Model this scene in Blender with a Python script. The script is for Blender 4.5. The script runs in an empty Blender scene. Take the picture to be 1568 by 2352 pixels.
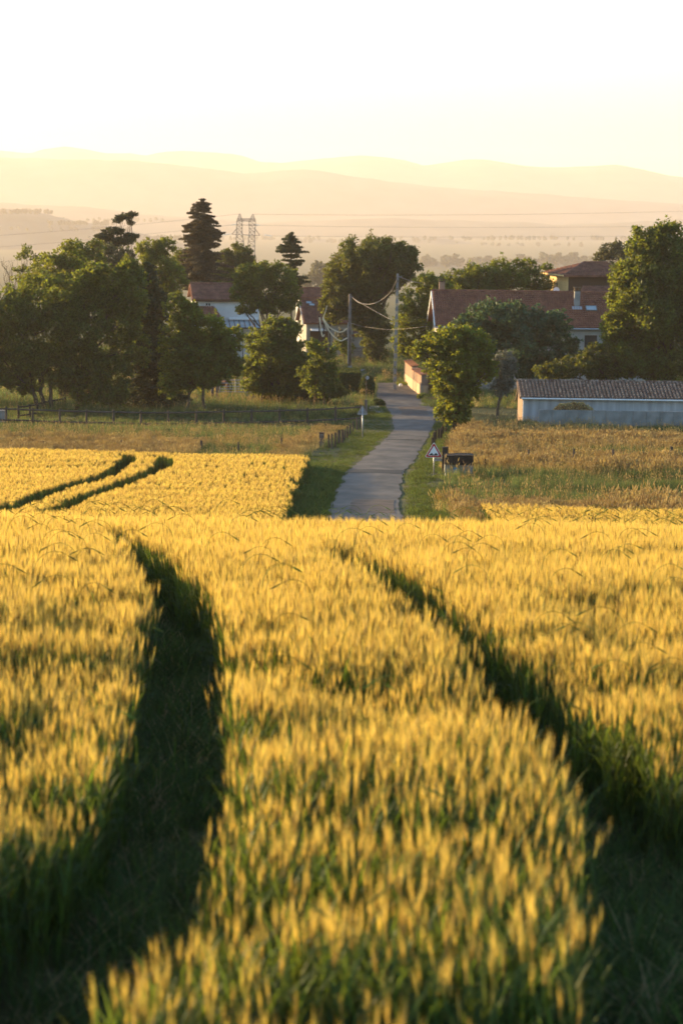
import bpy, math, random
import numpy as np
from mathutils import Vector, Matrix

# ------------------------------------------------------------------ camera, world, sun, exposure
sc = bpy.context.scene
COL = sc.collection
PITCH = math.radians(7.75); ROLL = math.radians(0.8)
F = 85/36*2352.0                      # focal length in display pixels (1568 x 2352)
fw = Vector((0, math.cos(PITCH), -math.sin(PITCH)))
r0 = Vector((1, 0, 0)); u0 = Vector((0, math.sin(PITCH), math.cos(PITCH)))
RT = r0*math.cos(ROLL) + u0*math.sin(ROLL)
UP = -r0*math.sin(ROLL) + u0*math.cos(ROLL)
cam_d = bpy.data.cameras.new('camera'); cam = bpy.data.objects.new('camera', cam_d); COL.objects.link(cam)
cam.matrix_world = Matrix(((RT.x, UP.x, -fw.x, 0), (RT.y, UP.y, -fw.y, 0), (RT.z, UP.z, -fw.z, 0), (0, 0, 0, 1)))
cam_d.sensor_fit = 'VERTICAL'; cam_d.sensor_height = 36; cam_d.lens = 85
cam_d.clip_start = .1; cam_d.clip_end = 80000
cam_d.dof.use_dof = True; cam_d.dof.focus_distance = 48; cam_d.dof.aperture_fstop = 3.5
sc.camera = cam
DUST = .55; OZ = 2.4
SUN_AZ = math.radians(62)             # to the left of the view direction
SUN_EL = math.radians(9)
sd = Vector((-math.sin(SUN_AZ)*math.cos(SUN_EL), math.cos(SUN_AZ)*math.cos(SUN_EL), math.sin(SUN_EL)))
world = bpy.data.worlds.new('World'); sc.world = world; world.use_nodes = True
wn = world.node_tree.nodes; wn.clear()
sky = wn.new('ShaderNodeTexSky'); sky.sky_type = 'NISHITA'; sky.sun_disc = False
sky.sun_elevation = SUN_EL; sky.sun_rotation = -SUN_AZ
sky.air_density = 1.0; sky.dust_density = DUST; sky.ozone_density = OZ
bg = wn.new('ShaderNodeBackground'); bg.inputs['Strength'].default_value = 0.14
wo = wn.new('ShaderNodeOutputWorld')
world.node_tree.links.new(sky.outputs[0], bg.inputs[0]); world.node_tree.links.new(bg.outputs[0], wo.inputs[0])
sl = bpy.data.lights.new('sun', 'SUN'); sl.energy = 5.0; sl.angle = math.radians(0.6); sl.color = (1.0, 0.70, 0.33)
so = bpy.data.objects.new('sun', sl); COL.objects.link(so)
so.rotation_euler = (-sd).to_track_quat('-Z', 'Y').to_euler(); so.location = (-60, 40, 60)
sc.view_settings.view_transform = 'Standard'; sc.view_settings.look = 'None'
sc.view_settings.exposure = 1.7; sc.view_settings.gamma = 1
sc.cycles.use_denoising = True
sc.cycles.max_bounces = 8; sc.cycles.diffuse_bounces = 3; sc.cycles.glossy_bounces = 2
sc.cycles.transmission_bounces = 4; sc.cycles.volume_bounces = 1; sc.cycles.transparent_max_bounces = 8
sc.cycles.use_fast_gi = False
HAZE_DENSITY = 0.92e-4

# ------------------------------------------------------------------ projection and terrain
def ray(x, y):
    u = (x-784)/F; v = (1176-y)/F
    return fw + RT*u + UP*v
def P(x, y, d):
    r = ray(x, y); return r*(d/r.y)
_GY = np.array([-400, -60, 0, 5, 7.5, 10, 14.5, 19, 24, 30, 36, 45, 60, 66, 75, 90, 105, 116, 128, 140, 155, 170, 185, 198, 210, 240, 265, 300, 400, 600, 900, 1500, 3000, 5000, 9000, 26000], float)
_GZ = np.array([-3.4, -3.1, -3.15, -3.23, -3.30, -3.38, -3.66, -3.93, -4.37, -5.02, -5.90, -7.40, -9.65, -10.40, -11.25, -12.35, -13.35, -14.0, -14.75, -15.45, -16.4, -17.3, -18.1, -18.6, -19.0, -19.9, -20.1, -20.6, -24, -33, -46, -70, -110, -140, -175, -230], float)
def _pchip_slopes(x, y):
    h = np.diff(x); d = np.diff(y)/h; m = np.zeros_like(y)
    for i in range(1, len(x)-1):
        if d[i-1]*d[i] > 0:
            w1 = 2*h[i]+h[i-1]; w2 = h[i]+2*h[i-1]; m[i] = (w1+w2)/(w1/d[i-1]+w2/d[i])
    m[0] = d[0]; m[-1] = d[-1]; return m
_GM = _pchip_slopes(_GY, _GZ)
def G(x, y):
    y = np.asarray(y, float)
    i = np.clip(np.searchsorted(_GY, y)-1, 0, len(_GY)-2)
    h = _GY[i+1]-_GY[i]; t = (y-_GY[i])/h
    return ((1+2*t)*(1-t)**2*_GZ[i] + t*(1-t)**2*h*_GM[i] + t*t*(3-2*t)*_GZ[i+1] + t*t*(t-1)*h*_GM[i+1])
def hit(x, y, dz=0.0, y0=2.0):
    """first point where the ray through display pixel (x, y) meets the ground (+dz)"""
    r = ray(x, y); ys = np.concatenate([np.arange(y0, 320, .1), np.arange(320, 9000, 5)])
    zz = r.z/r.y*ys; g = G(0, ys)+dz
    k = np.argmax(zz <= g)
    if zz[k] > g[k]: k = len(ys)-1
    d = ys[k]; return r*(d/r.y)
def gz(x, y): return float(G(x, y))

def vnoise(x, y, s, seed=0):
    x = np.asarray(x, float)/s; y = np.asarray(y, float)/s
    xi = np.floor(x).astype(int); yi = np.floor(y).astype(int); fx = x-xi; fy = y-yi
    fx = fx*fx*(3-2*fx); fy = fy*fy*(3-2*fy)
    def hsh(a, b):
        n = (a*374761393 + b*668265263 + seed*974634777) & 0x7fffffff
        n = ((n ^ (n >> 13))*1274126177) & 0x7fffffff
        return ((n ^ (n >> 16)) & 0xffff)/65535.0
    return (hsh(xi, yi)*(1-fx)+hsh(xi+1, yi)*fx)*(1-fy) + (hsh(xi, yi+1)*(1-fx)+hsh(xi+1, yi+1)*fx)*fy

# ------------------------------------------------------------------ materials
def mat(name, col, rough=.8, spec=.3, var=0.0, vscale=3.0, trans=0.0, tcol=None, metal=0.0, island=0.0, bump=0.0, bscale=20.0, col2=None, detail=4.0, obrand=0.0, stretch=None):
    m = bpy.data.materials.new(name); m.use_nodes = True; nt = m.node_tree; n = nt.nodes; L = nt.links
    b = n['Principled BSDF']; out = n['Material Output']
    b.inputs['Roughness'].default_value = rough; b.inputs['Metallic'].default_value = metal
    b.inputs['Specular IOR Level'].default_value = spec
    c4 = (*col, 1)
    geo = n.new('ShaderNodeNewGeometry'); cur = None
    co = geo.outputs['Position']
    if stretch:
        mp = n.new('ShaderNodeMapping'); mp.inputs['Scale'].default_value = stretch; L.new(co, mp.inputs['Vector']); co = mp.outputs[0]
    if var > 0 or col2:
        nz = n.new('ShaderNodeTexNoise'); nz.inputs['Scale'].default_value = vscale; nz.inputs['Detail'].default_value = detail
        L.new(co, nz.inputs['Vector'])
        rp = n.new('ShaderNodeValToRGB'); rp.color_ramp.elements[0].position = .35; rp.color_ramp.elements[1].position = .65
        lo = tuple(c*(1-var) for c in col); hi = col2 if col2 else tuple(min(1, c*(1+var)) for c in col)
        rp.color_ramp.elements[0].color = (*lo, 1); rp.color_ramp.elements[1].color = (*hi, 1)
        L.new(nz.outputs['Fac'], rp.inputs[0]); cur = rp.outputs[0]
    def hsv(cur, src, amt):
        mr = n.new('ShaderNodeMapRange'); mr.inputs['To Min'].default_value = 1-amt; mr.inputs['To Max'].default_value = 1+amt
        L.new(src, mr.inputs['Value'])
        h = n.new('ShaderNodeHueSaturation'); L.new(mr.outputs[0], h.inputs['Value'])
        mh = n.new('ShaderNodeMapRange'); mh.inputs['To Min'].default_value = .5-.025*amt*2; mh.inputs['To Max'].default_value = .5+.02*amt*2
        L.new(src, mh.inputs['Value']); L.new(mh.outputs[0], h.inputs['Hue'])
        if cur: L.new(cur, h.inputs['Color'])
        else: h.inputs['Color'].default_value = c4
        return h.outputs[0]
    if island > 0: cur = hsv(cur, geo.outputs['Random Per Island'], island)
    if obrand > 0:
        oi = n.new('ShaderNodeObjectInfo'); cur = hsv(cur, oi.outputs['Random'], obrand)
    if cur: L.new(cur, b.inputs['Base Color'])
    else: b.inputs['Base Color'].default_value = c4
    if bump > 0:
        nb = n.new('ShaderNodeTexNoise'); nb.inputs['Scale'].default_value = bscale; nb.inputs['Detail'].default_value = 5
        L.new(co, nb.inputs['Vector'])
        bp = n.new('ShaderNodeBump'); bp.inputs['Strength'].default_value = bump; bp.inputs['Distance'].default_value = .05
        L.new(nb.outputs['Fac'], bp.inputs['Height']); L.new(bp.outputs[0], b.inputs['Normal'])
    if trans > 0:
        t = n.new('ShaderNodeBsdfTranslucent'); mx = n.new('ShaderNodeMixShader'); mx.inputs[0].default_value = trans
        tc = tcol or col
        if cur:
            mm = n.new('ShaderNodeMix'); mm.data_type = 'RGBA'; mm.blend_type = 'MULTIPLY'; mm.inputs['Factor'].default_value = 1
            ratio = tuple(tc[i]/max(col[i], 1e-3) for i in range(3))
            mm.inputs[7].default_value = (*ratio, 1); L.new(cur, mm.inputs[6]); L.new(mm.outputs[2], t.inputs['Color'])
        else: t.inputs['Color'].default_value = (*tc, 1)
        L.new(b.outputs[0], mx.inputs[1]); L.new(t.outputs[0], mx.inputs[2]); L.new(mx.outputs[0], out.inputs['Surface'])
    return m

M = {}
M['soil'] = mat('field_soil', (.09, .075, .035), .95, .1, var=.4, vscale=1.2, col2=(.07, .09, .025), bump=.5, bscale=8)
M['stem'] = mat('wheat_stem', (.10, .15, .03), .7, .25, trans=.35, tcol=(.26, .32, .04), obrand=.3)
M['wleaf'] = mat('wheat_leaf', (.05, .085, .02), .6, .3, trans=.45, tcol=(.15, .20, .02), obrand=.35)
M['ear'] = mat('wheat_ear', (.31, .245, .05), .65, .3, trans=.3, tcol=(.66, .47, .07), obrand=.4)
M['awn'] = mat('wheat_awn', (.45, .34, .08), .5, .4, trans=.5, tcol=(.84, .59, .11), obrand=.18)
M['gstraw'] = mat('dry_grass', (.32, .26, .12), .8, .2, trans=.45, tcol=(.62, .46, .17), obrand=.25)
M['gdark'] = mat('dark_grass', (.035, .058, .020), .8, .2, trans=.35, tcol=(.08, .11, .025), obrand=.35)  # dark verge weeds, and shade put into the colour of the meadow grass
M['fencewood'] = mat('fence_wood', (.070, .055, .045), .9, .15, var=.3, vscale=2.5, bump=.5, bscale=12)
M['tiller'] = mat('track_tiller', (.062, .085, .028), .85, .08, trans=.35, tcol=(.16, .24, .04), obrand=.4)
M['ggreen'] = mat('green_grass', (.085, .115, .042), .8, .2, trans=.4, tcol=(.20, .245, .06), obrand=.35)
M['gshort'] = mat('verge_grass', (.055, .082, .020), .8, .2, trans=.4, tcol=(.14, .175, .03), obrand=.35)
M['ground'] = mat('meadow_ground', (.075, .09, .03), .95, .1, var=.35, vscale=.25, col2=(.13, .11, .045), bump=.4, bscale=3)
M['asphalt'] = mat('asphalt', (.060, .052, .044), .75, .2, var=.1, vscale=.85, col2=(.125, .104, .086), bump=.6, bscale=3.0, stretch=(1, .35, 1), detail=7)
M['gravel'] = mat('gravel', (.22, .19, .15), .95, .1, var=.3, vscale=4)
M['bark'] = mat('bark', (.085, .062, .042), .95, .1, var=.35, vscale=3, bump=.6, bscale=9)
M['wood'] = mat('weathered_wood', (.15, .12, .10), .9, .15, var=.3, vscale=2.5, bump=.5, bscale=12)
M['darkwood'] = mat('dark_wood', (.035, .028, .022), .9, .15, var=.3, vscale=2)
M['concrete'] = mat('concrete', (.24, .235, .22), .9, .2, var=.18, vscale=1.5, bump=.2)
M['metal'] = mat('galvanised_metal', (.32, .33, .35), .45, .5, metal=.6)
M['steel'] = mat('pylon_steel', (.16, .15, .14), .6, .4, metal=.2)
M['cable'] = mat('cable', (.16, .14, .12), .5, .4)
M['cable2'] = mat('pale_cable', (.75, .62, .42), .4, .5)
M['glassins'] = mat('insulator_glass', (.75, .78, .70), .2, .6)
M['white'] = mat('white_render', (.55, .545, .53), .9, .2, var=.08, vscale=.8)
M['cream'] = mat('cream_render', (.30, .28, .25), .9, .2, var=.12, vscale=.8)
M['greywall'] = mat('grey_render', (.38, .39, .40), .9, .2, var=.22, vscale=1.0, stretch=(2.5, 1, .3))
M['pink'] = mat('pink_render', (.25, .165, .115), .9, .2, var=.12, vscale=1.2)
M['paleband'] = mat('pale_render', (.42, .31, .20), .9, .2, var=.1, vscale=1.5)
M['tile'] = mat('roof_tile_red', (.20, .078, .046), .85, .2, var=.18, vscale=1.2, island=.10, bump=.3)
M['tile2'] = mat('roof_tile_brown', (.18, .080, .055), .85, .2, var=.25, vscale=1.5, island=.12)
M['canal'] = mat('canal_tile', (.17, .105, .075), .9, .15, var=.5, vscale=4.0, col2=(.24, .18, .14), island=.25)
M['whitepaint'] = mat('white_paint', (.75, .75, .73), .6, .3)
M['clad'] = mat('timber_cladding', (.60, .42, .18), .7, .3, var=.08, vscale=1)
M['brown'] = mat('brown_render', (.075, .040, .025), .9, .15)
M['glass'] = mat('window_glass', (.03, .035, .04), .12, .6)
M['skyglass'] = mat('skylight_glass', (.30, .36, .38), .12, .8)
M['zinc'] = mat('zinc', (.34, .36, .38), .45, .5, metal=.3)
M['signwhite'] = mat('sign_white', (.72, .72, .70), .5, .4)
M['signred'] = mat('sign_red', (.42, .02, .02), .5, .4)
M['signblack'] = mat('sign_black', (.012, .012, .012), .5, .3)
M['signback'] = mat('sign_back', (.22, .20, .18), .6, .4)
M['bluepaint'] = mat('blue_paint', (.03, .22, .42), .7, .3)
M['tarp'] = mat('blue_tarp', (.05, .12, .36), .6, .3)
M['manure'] = mat('manure', (.13, .075, .030), .95, .1, var=.5, vscale=5, bump=1.0, bscale=10)
M['horse'] = mat('horse_coat', (.14, .05, .02), .6, .3)
M['mane'] = mat('horse_mane', (.02, .012, .008), .8, .2)
M['flower'] = mat('magenta_flowers', (.32, .03, .14), .8, .2, var=.3, vscale=12)
M['redflower'] = mat('red_flowers', (.45, .02, .015), .8, .2)
M['hedge'] = mat('hedge_leaf', (.025, .045, .012), .8, .2, trans=.25, tcol=(.12, .14, .02), island=.5)
M['hills'] = mat('hill_cover', (.09, .09, .06), .95, .1, var=.3, vscale=.006, col2=(.14, .12, .08))
def leafmat(name, c, t, tr=.45, isl=.4, rough=.6):
    return mat(name, c, rough, .25, trans=tr, tcol=t, island=isl)
LM = {
 'mid':   leafmat('leaf_mid', (.038, .062, .015), (.24, .27, .022), .42),
 'dark':  leafmat('leaf_dark', (.030, .048, .013), (.18, .19, .016), .38),
 'yel':   leafmat('leaf_yellow_green', (.045, .070, .014), (.30, .32, .022), .42),
 'plane': leafmat('leaf_plane', (.045, .080, .042), (.10, .16, .04), .3),
 'olive': leafmat('leaf_olive', (.10, .11, .09), (.16, .16, .10), .3),
 'conif': leafmat('needles_dark', (.026, .040, .016), (.09, .10, .02), .25),
 'cedar': leafmat('needles_cedar', (.040, .038, .022), (.12, .085, .03), .25),
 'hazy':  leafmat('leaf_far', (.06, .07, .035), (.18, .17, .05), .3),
}

# ------------------------------------------------------------------ mesh builder
class MB:
    def __init__(s): s.v = []; s.f = []; s.m = []
    def add(s, vs, fs, mi=0):
        b = len(s.v); s.v.extend([tuple(v) for v in vs]); s.f.extend([tuple(i+b for i in f) for f in fs]); s.m.extend([mi]*len(fs))
    def box(s, c, sx, sy, sz, ux=(1, 0, 0), uy=(0, 1, 0), uz=(0, 0, 1), mi=0):
        c = Vector(c); ux = Vector(ux)*sx/2; uy = Vector(uy)*sy/2; uz = Vector(uz)*sz/2
        vs = [c+a*ux+b*uy+d*uz for d in (-1, 1) for b in (-1, 1) for a in (-1, 1)]
        s.add(vs, [(0, 2, 3, 1), (4, 5, 7, 6), (0, 1, 5, 4), (2, 6, 7, 3), (0, 4, 6, 2), (1, 3, 7, 5)], mi)
    def bar(s, a, b, w, h=None, mi=0):
        a = Vector(a); b = Vector(b); h = h or w; d = b-a; L = d.length
        if L < 1e-6: return
        d /= L; up = Vector((0, 0, 1)) if abs(d.z) < .9 else Vector((0, 1, 0))
        x = d.cross(up).normalized(); y = x.cross(d).normalized()
        s.box((a+b)/2, w, L, h, x, d, y, mi)
    def tube(s, pts, rads, seg=6, mi=0, cap=True):
        pts = [Vector(p) for p in pts]; n = len(pts)
        if not hasattr(rads, '__len__'): rads = [rads]*n
        vs = []; ref = None
        for i, p in enumerate(pts):
            d = (pts[min(i+1, n-1)]-pts[max(i-1, 0)]).normalized()
            if ref is None: ref = Vector((1, 0, 0)) if abs(d.x) < .8 else Vector((0, 1, 0))
            x = (ref-d*ref.dot(d)).normalized(); y = d.cross(x); ref = x
            for k in range(seg):
                a = 2*math.pi*k/seg; vs.append(p+(x*math.cos(a)+y*math.sin(a))*rads[i])
        fs = [(i*seg+k, i*seg+(k+1) % seg, (i+1)*seg+(k+1) % seg, (i+1)*seg+k) for i in range(n-1) for k in range(seg)]
        if cap: fs.append(tuple(range(seg-1, -1, -1))); fs.append(tuple((n-1)*seg+k for k in range(seg)))
        s.add(vs, fs, mi)
    def prism(s, poly, off, mi=0):
        """polygon (list of points) pushed along the vector off"""
        poly = [Vector(p) for p in poly]; off = Vector(off); n = len(poly)
        vs = poly+[p+off for p in poly]
        fs = [tuple(range(n)), tuple(range(2*n-1, n-1, -1))]+[(i, i+n, (i+1) % n+n, (i+1) % n) for i in range(n)]
        s.add(vs, fs, mi)
    def ball(s, c, r, rx=1, ry=1, rz=1, seg=12, rings=7, mi=0, jit=0):
        c = Vector(c); vs = []
        for i in range(rings+1):
            t = math.pi*i/rings
            for k in range(seg):
                a = 2*math.pi*k/seg; j = 1+random.uniform(-jit, jit)
                vs.append(c+Vector((r*rx*math.sin(t)*math.cos(a)*j, r*ry*math.sin(t)*math.sin(a)*j, r*rz*math.cos(t)*j)))
        s.add(vs, [(i*seg+k, i*seg+(k+1) % seg, (i+1)*seg+(k+1) % seg, (i+1)*seg+k) for i in range(rings) for k in range(seg)], mi)
    def build(s, name, mats, parent=None, smooth=False):
        me = bpy.data.meshes.new(name); me.from_pydata(s.v, [], s.f)
        for m in (mats if isinstance(mats, (list, tuple)) else [mats]): me.materials.append(m)
        if any(s.m): me.polygons.foreach_set('material_index', s.m)
        if smooth: me.polygons.foreach_set('use_smooth', [True]*len(me.polygons))
        me.update(); return link(name, me, parent)
def link(name, me, parent=None):
    o = bpy.data.objects.new(name, me); COL.objects.link(o)
    if parent is not None:
        o.parent = parent
        o.matrix_parent_inverse = Matrix.Translation(-parent.location) if parent.type == 'EMPTY' else Matrix.Identity(4)
    return o
def npmesh(name, V, Fq, mats, parent=None, nv=4):
    """fast mesh from numpy arrays; Fq is (n, nv)"""
    me = bpy.data.meshes.new(name); V = np.asarray(V, np.float32); Fq = np.asarray(Fq, np.int32); n = len(Fq)
    me.vertices.add(len(V)); me.vertices.foreach_set('co', V.ravel())
    me.loops.add(n*nv); me.loops.foreach_set('vertex_index', Fq.ravel())
    me.polygons.add(n); me.polygons.foreach_set('loop_start', np.arange(0, n*nv, nv, dtype=np.int32)); me.polygons.foreach_set('loop_total', np.full(n, nv, np.int32))
    for m in (mats if isinstance(mats, (list, tuple)) else [mats]): me.materials.append(m)
    me.update(calc_edges=True); me.validate()
    return link(name, me, parent)
def tag(o, label=None, cat=None, group=None, kind=None):
    if label: o['label'] = label
    if cat: o['category'] = cat
    if group: o['group'] = group
    if kind: o['kind'] = kind
    return o
def thing(name, loc, label, cat, group=None):
    o = bpy.data.objects.new(name, None); o.location = loc; o.empty_display_size = .3; COL.objects.link(o)
    return tag(o, label, cat, group)

# ------------------------------------------------------------------ ground sheet, hills
def grid_mesh(name, xs, ys, zf, m):
    X, Y = np.meshgrid(xs, ys); Z = zf(X, Y)
    V = np.stack([X.ravel(), Y.ravel(), Z.ravel()], 1); nx = len(xs); ny = len(ys)
    i = (np.arange(ny-1)[:, None]*nx+np.arange(nx-1)[None, :]).ravel()
    o = npmesh(name, V, np.stack([i, i+1, i+nx+1, i+nx], 1), m)
    o.data.polygons.foreach_set('use_smooth', [True]*len(o.data.polygons)); return o
xs = np.concatenate([[-14000, -9000, -6000, -3500, -2000, -1200, -700, -400, -250, -150, -100, -70, -50], np.arange(-40, 41, 4), [50, 70, 100, 150, 250, 400, 700, 1200, 2000, 3500, 6000, 9000, 14000]])
ys = np.concatenate([np.arange(-60, 60, 2), np.arange(60, 300, 1), np.arange(300, 600, 10), np.arange(600, 1500, 50), np.arange(1500, 8001, 250), np.arange(9000, 25001, 1000)])
tag(grid_mesh('ground', xs, ys, G, M['ground']), kind='structure')

def hill(name, pts, Y, W, base, rough, seed):
    """a ridge at distance Y whose crest follows the display points"""
    W3 = [P(x, y, Y) for x, y in pts]
    px = [w.x for w in W3]; pz = [w.z for w in W3]
    step = (px[-1]-px[0])/260
    gx = np.arange(px[0]-8*step, px[-1]+9*step, step); gy = np.linspace(Y-W, Y+W, 29)
    def zf(X, Yy):
        cz = np.interp(X, px, pz); t = np.clip(np.abs(Yy-Y)/W, 0, 1); prof = np.cos(t*math.pi)*.5+.5
        n = (vnoise(X, Yy, rough*8, seed)-.5)*rough + (vnoise(X, Yy, rough*2.5, seed+3)-.5)*rough*.5
        return base+(cz-base)*prof+n*prof*.6
    return tag(grid_mesh(name, gx, gy, zf, M['hills']), kind='structure')
hill('hills', [(-900, 372), (-300, 360), (0, 346), (75, 352), (110, 342), (150, 336), (200, 343), (240, 352), (300, 352), (340, 357), (370, 350), (420, 346), (500, 350), (560, 358), (600, 372), (650, 374), (700, 368), (760, 362), (830, 357), (880, 360), (930, 368), (975, 381), (1020, 373), (1080, 366), (1120, 367), (1170, 375), (1220, 383), (1300, 384), (1370, 380), (1420, 378), (1470, 388), (1520, 401), (1568, 407), (2000, 400), (2600, 410)], 14000, 2400, -300, 9, 1)
hill('hills', [(-900, 400), (0, 362), (170, 366), (300, 368), (420, 380), (560, 398), (700, 388), (860, 412), (1000, 430), (1250, 446), (1568, 470), (2400, 480)], 10500, 1400, -300, 8, 2)
hill('hills', [(-900, 470), (0, 466), (200, 476), (330, 492), (600, 512), (900, 500), (1300, 516), (1568, 505), (2400, 500)], 7800, 900, -260, 7, 3)
hill('hills', [(-900, 450), (0, 480), (40, 482), (100, 492), (170, 508), (260, 522), (340, 541), (420, 560), (560, 590), (700, 620)], 5000, 600, -190, 6, 4)
hill('hills', [(500, 590), (700, 548), (880, 552), (1000, 545), (1100, 560), (1250, 578), (1568, 560), (2300, 540)], 6500, 700, -200, 6, 5)
hill('hills', [(700, 625), (900, 606), (1060, 604), (1150, 600), (1290, 596), (1400, 600), (1568, 590), (2300, 570)], 3600, 350, -160, 4, 6)

# ------------------------------------------------------------------ road
road_px = [(1186, 751, 923), (1131, 770, 918), (1079, 795, 929), (1066, 818, 946), (1035, 855, 962), (1010, 882, 979), (988, 903, 989), (966, 901, 998), (944, 893, 996), (925, 876, 984), (911, 864, 972), (898, 861, 950), (886, 863, 937)]
rc = []
for y, a, b in road_px:
    L_ = hit(a, y, 0.03, 60); R_ = hit(b, y, 0.03, 60); rc.append((L_, R_))
near = [((14, 62.6), (14, 60)), ((7, 66.5), (5.5, 63)), ((2.2, 72), (5.0, 70)), ((0.1, 79), (2.9, 77.5))]
edge_pairs = [(Vector((a[0], a[1], 0)), Vector((b[0], b[1], 0))) for a, b in [((45, 62), (45, 59.4))]+near] + rc
def curve_resample(pts, n):
    p = np.array([[q[0], q[1]] for q in pts]); t = np.arange(len(p)); tt = np.linspace(0, len(p)-1, n)
    out = []
    for s in tt:
        i = min(int(s), len(p)-2); f = s-i
        p0 = p[max(i-1, 0)]; p1 = p[i]; p2 = p[i+1]; p3 = p[min(i+2, len(p)-1)]
        out.append(.5*((2*p1)+(-p0+p2)*f+(2*p0-5*p1+4*p2-p3)*f*f+(-p0+3*p1-3*p2+p3)*f**3))
    return np.array(out)
RL = curve_resample([e[0] for e in edge_pairs], 300); RR = curve_resample([e[1] for e in edge_pairs], 300)
RL[:, 0] += (vnoise(RL[:, 1], RL[:, 0], 1.1, 5)-.5)*.22; RR[:, 0] += (vnoise(RR[:, 1], RR[:, 0], .9, 8)-.5)*.25
K = 9; V = []; Fc = []
for i in range(300):
    for k in range(K):
        t = k/(K-1); x, y = RL[i]*(1-t)+RR[i]*t
        V.append((x, y, gz(x, y)+.03+.035*(1-(2*t-1)**2)))
for i in range(299):
    for k in range(K-1): a = i*K+k; Fc.append((a, a+1, a+K+1, a+K))
o = npmesh('road', V, Fc, M['asphalt']); tag(o, kind='structure')
def road_strip(name, ya, yb, f0, f1, m, lift):
    V = []; Fc = []; n = 12; k_ = 6; A_ = []
    for i in range(n):
        y_ = ya+(yb-ya)*i/(n-1); sl = (RL[:, 1] > 78)
        xl = np.interp(y_, RL[sl, 1], RL[sl, 0]); xr = np.interp(y_, RR[sl, 1], RR[sl, 0])
        for k in range(k_):
            t = f0+(f1-f0)*k/(k_-1); t2 = t+random.uniform(-.012, .012)*(0 < k < k_-1); V.append((xl*(1-t2)+xr*t2, y_+random.uniform(-.12, .12), gz(0, y_)+.034+.035*(1-(2*t2-1)**2)+lift))
    for i in range(n-1):
        for k in range(k_-1): a = i*k_+k; Fc.append((a, a+1, a+k_+1, a+k_))
    tag(npmesh(name, V, Fc, m), kind='structure')
M['patch_dark'] = mat('asphalt_patch', (.028, .026, .025), .8, .2, var=.2, vscale=2)
M['patch_warm'] = mat('asphalt_worn', (.105, .078, .060), .85, .15, var=.3, vscale=1.5)
M['patch_pale'] = mat('asphalt_pale', (.16, .15, .14), .6, .35, var=.3, vscale=1.5)
road_strip('road_patch', 117.2, 120.4, .03, .97, M['patch_dark'], .006)
road_strip('road_patch', 90.5, 98.5, .30, .93, M['patch_warm'], .006)
road_strip('road_patch', 154.5, 155.6, .02, .9, M['patch_dark'], .006)
road_strip('road_patch', 194, 205, .25, .85, M['patch_warm'], .006)
# the lane behind the hedge and the cross lane at the bend
def patch(name, pxs, m, dz=.035, y0=60, kind='structure'):
    pts = [hit(x, y, dz, y0) for x, y in pxs]; mb = MB(); mb.prism(pts, (0, 0, -.12)); return tag(mb.build(name, m), kind=kind)
patch('road', [(857, 893), (866, 880), (900, 878.5), (938, 879), (945, 884), (937, 896)], M['asphalt'], .045)
patch('path', [(806, 854), (806, 851), (826, 847.5), (840, 847), (829, 851.5)], M['concrete'], .05)
patch('driveway', [(842, 947), (850, 932.5), (872, 932.5), (882, 947)], M['concrete'], .06)

def road_x(y, side):
    A = RL if side < 0 else RR
    sel = A[:, 1] > 78; yy = A[sel, 1]; xx = A[sel, 0]; o = np.argsort(yy); return np.interp(y, yy[o], xx[o])

# ------------------------------------------------------------------ scattering (geometry nodes, only for stuff nobody could count)
def scatter(name, pts, rot, scl, var, protos, kind='stuff'):
    me = bpy.data.meshes.new(name+'_points'); n = len(pts)
    me.vertices.add(n); me.vertices.foreach_set('co', np.asarray(pts, np.float32).ravel())
    a = me.attributes.new('rot', 'FLOAT_VECTOR', 'POINT'); a.data.foreach_set('vector', np.asarray(rot, np.float32).ravel())
    a = me.attributes.new('scl', 'FLOAT_VECTOR', 'POINT'); a.data.foreach_set('vector', np.asarray(scl, np.float32).ravel())
    a = me.attributes.new('var', 'INT', 'POINT'); a.data.foreach_set('value', np.asarray(var, np.int32))
    o = bpy.data.objects.new(name, me); COL.objects.link(o); o['kind'] = kind
    ng = bpy.data.node_groups.new(name+'_scatter', 'GeometryNodeTree')
    ng.interface.new_socket('Geometry', in_out='INPUT', socket_type='NodeSocketGeometry')
    ng.interface.new_socket('Geometry', in_out='OUTPUT', socket_type='NodeSocketGeometry')
    N = ng.nodes; L = ng.links; gi = N.new('NodeGroupInput'); go = N.new('NodeGroupOutput'); jn = N.new('GeometryNodeJoinGeometry')
    def attr(nm, ty):
        q = N.new('GeometryNodeInputNamedAttribute'); q.data_type = ty; q.inputs['Name'].default_value = nm
        return [s for s in q.outputs if s.enabled and s.name == 'Attribute'][0]
    ar = attr('rot', 'FLOAT_VECTOR'); asc = attr('scl', 'FLOAT_VECTOR'); av = attr('var', 'INT')
    for k, p in enumerate(protos):
        cmp = N.new('FunctionNodeCompare'); cmp.data_type = 'INT'; cmp.operation = 'EQUAL'
        ins = [s for s in cmp.inputs if s.enabled]; L.new(av, ins[0]); ins[1].default_value = k
        oi = N.new('GeometryNodeObjectInfo'); oi.inputs['Object'].default_value = p; oi.inputs['As Instance'].default_value = True
        ip = N.new('GeometryNodeInstanceOnPoints')
        L.new(gi.outputs[0], ip.inputs['Points']); L.new(cmp.outputs[0], ip.inputs['Selection']); L.new(oi.outputs['Geometry'], ip.inputs['Instance'])
        L.new(ar, ip.inputs['Rotation']); L.new(asc, ip.inputs['Scale']); L.new(ip.outputs[0], jn.inputs[0])
    L.new(jn.outputs[0], go.inputs[0])
    md = o.modifiers.new('scatter', 'NODES'); md.node_group = ng
    return o
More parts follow.
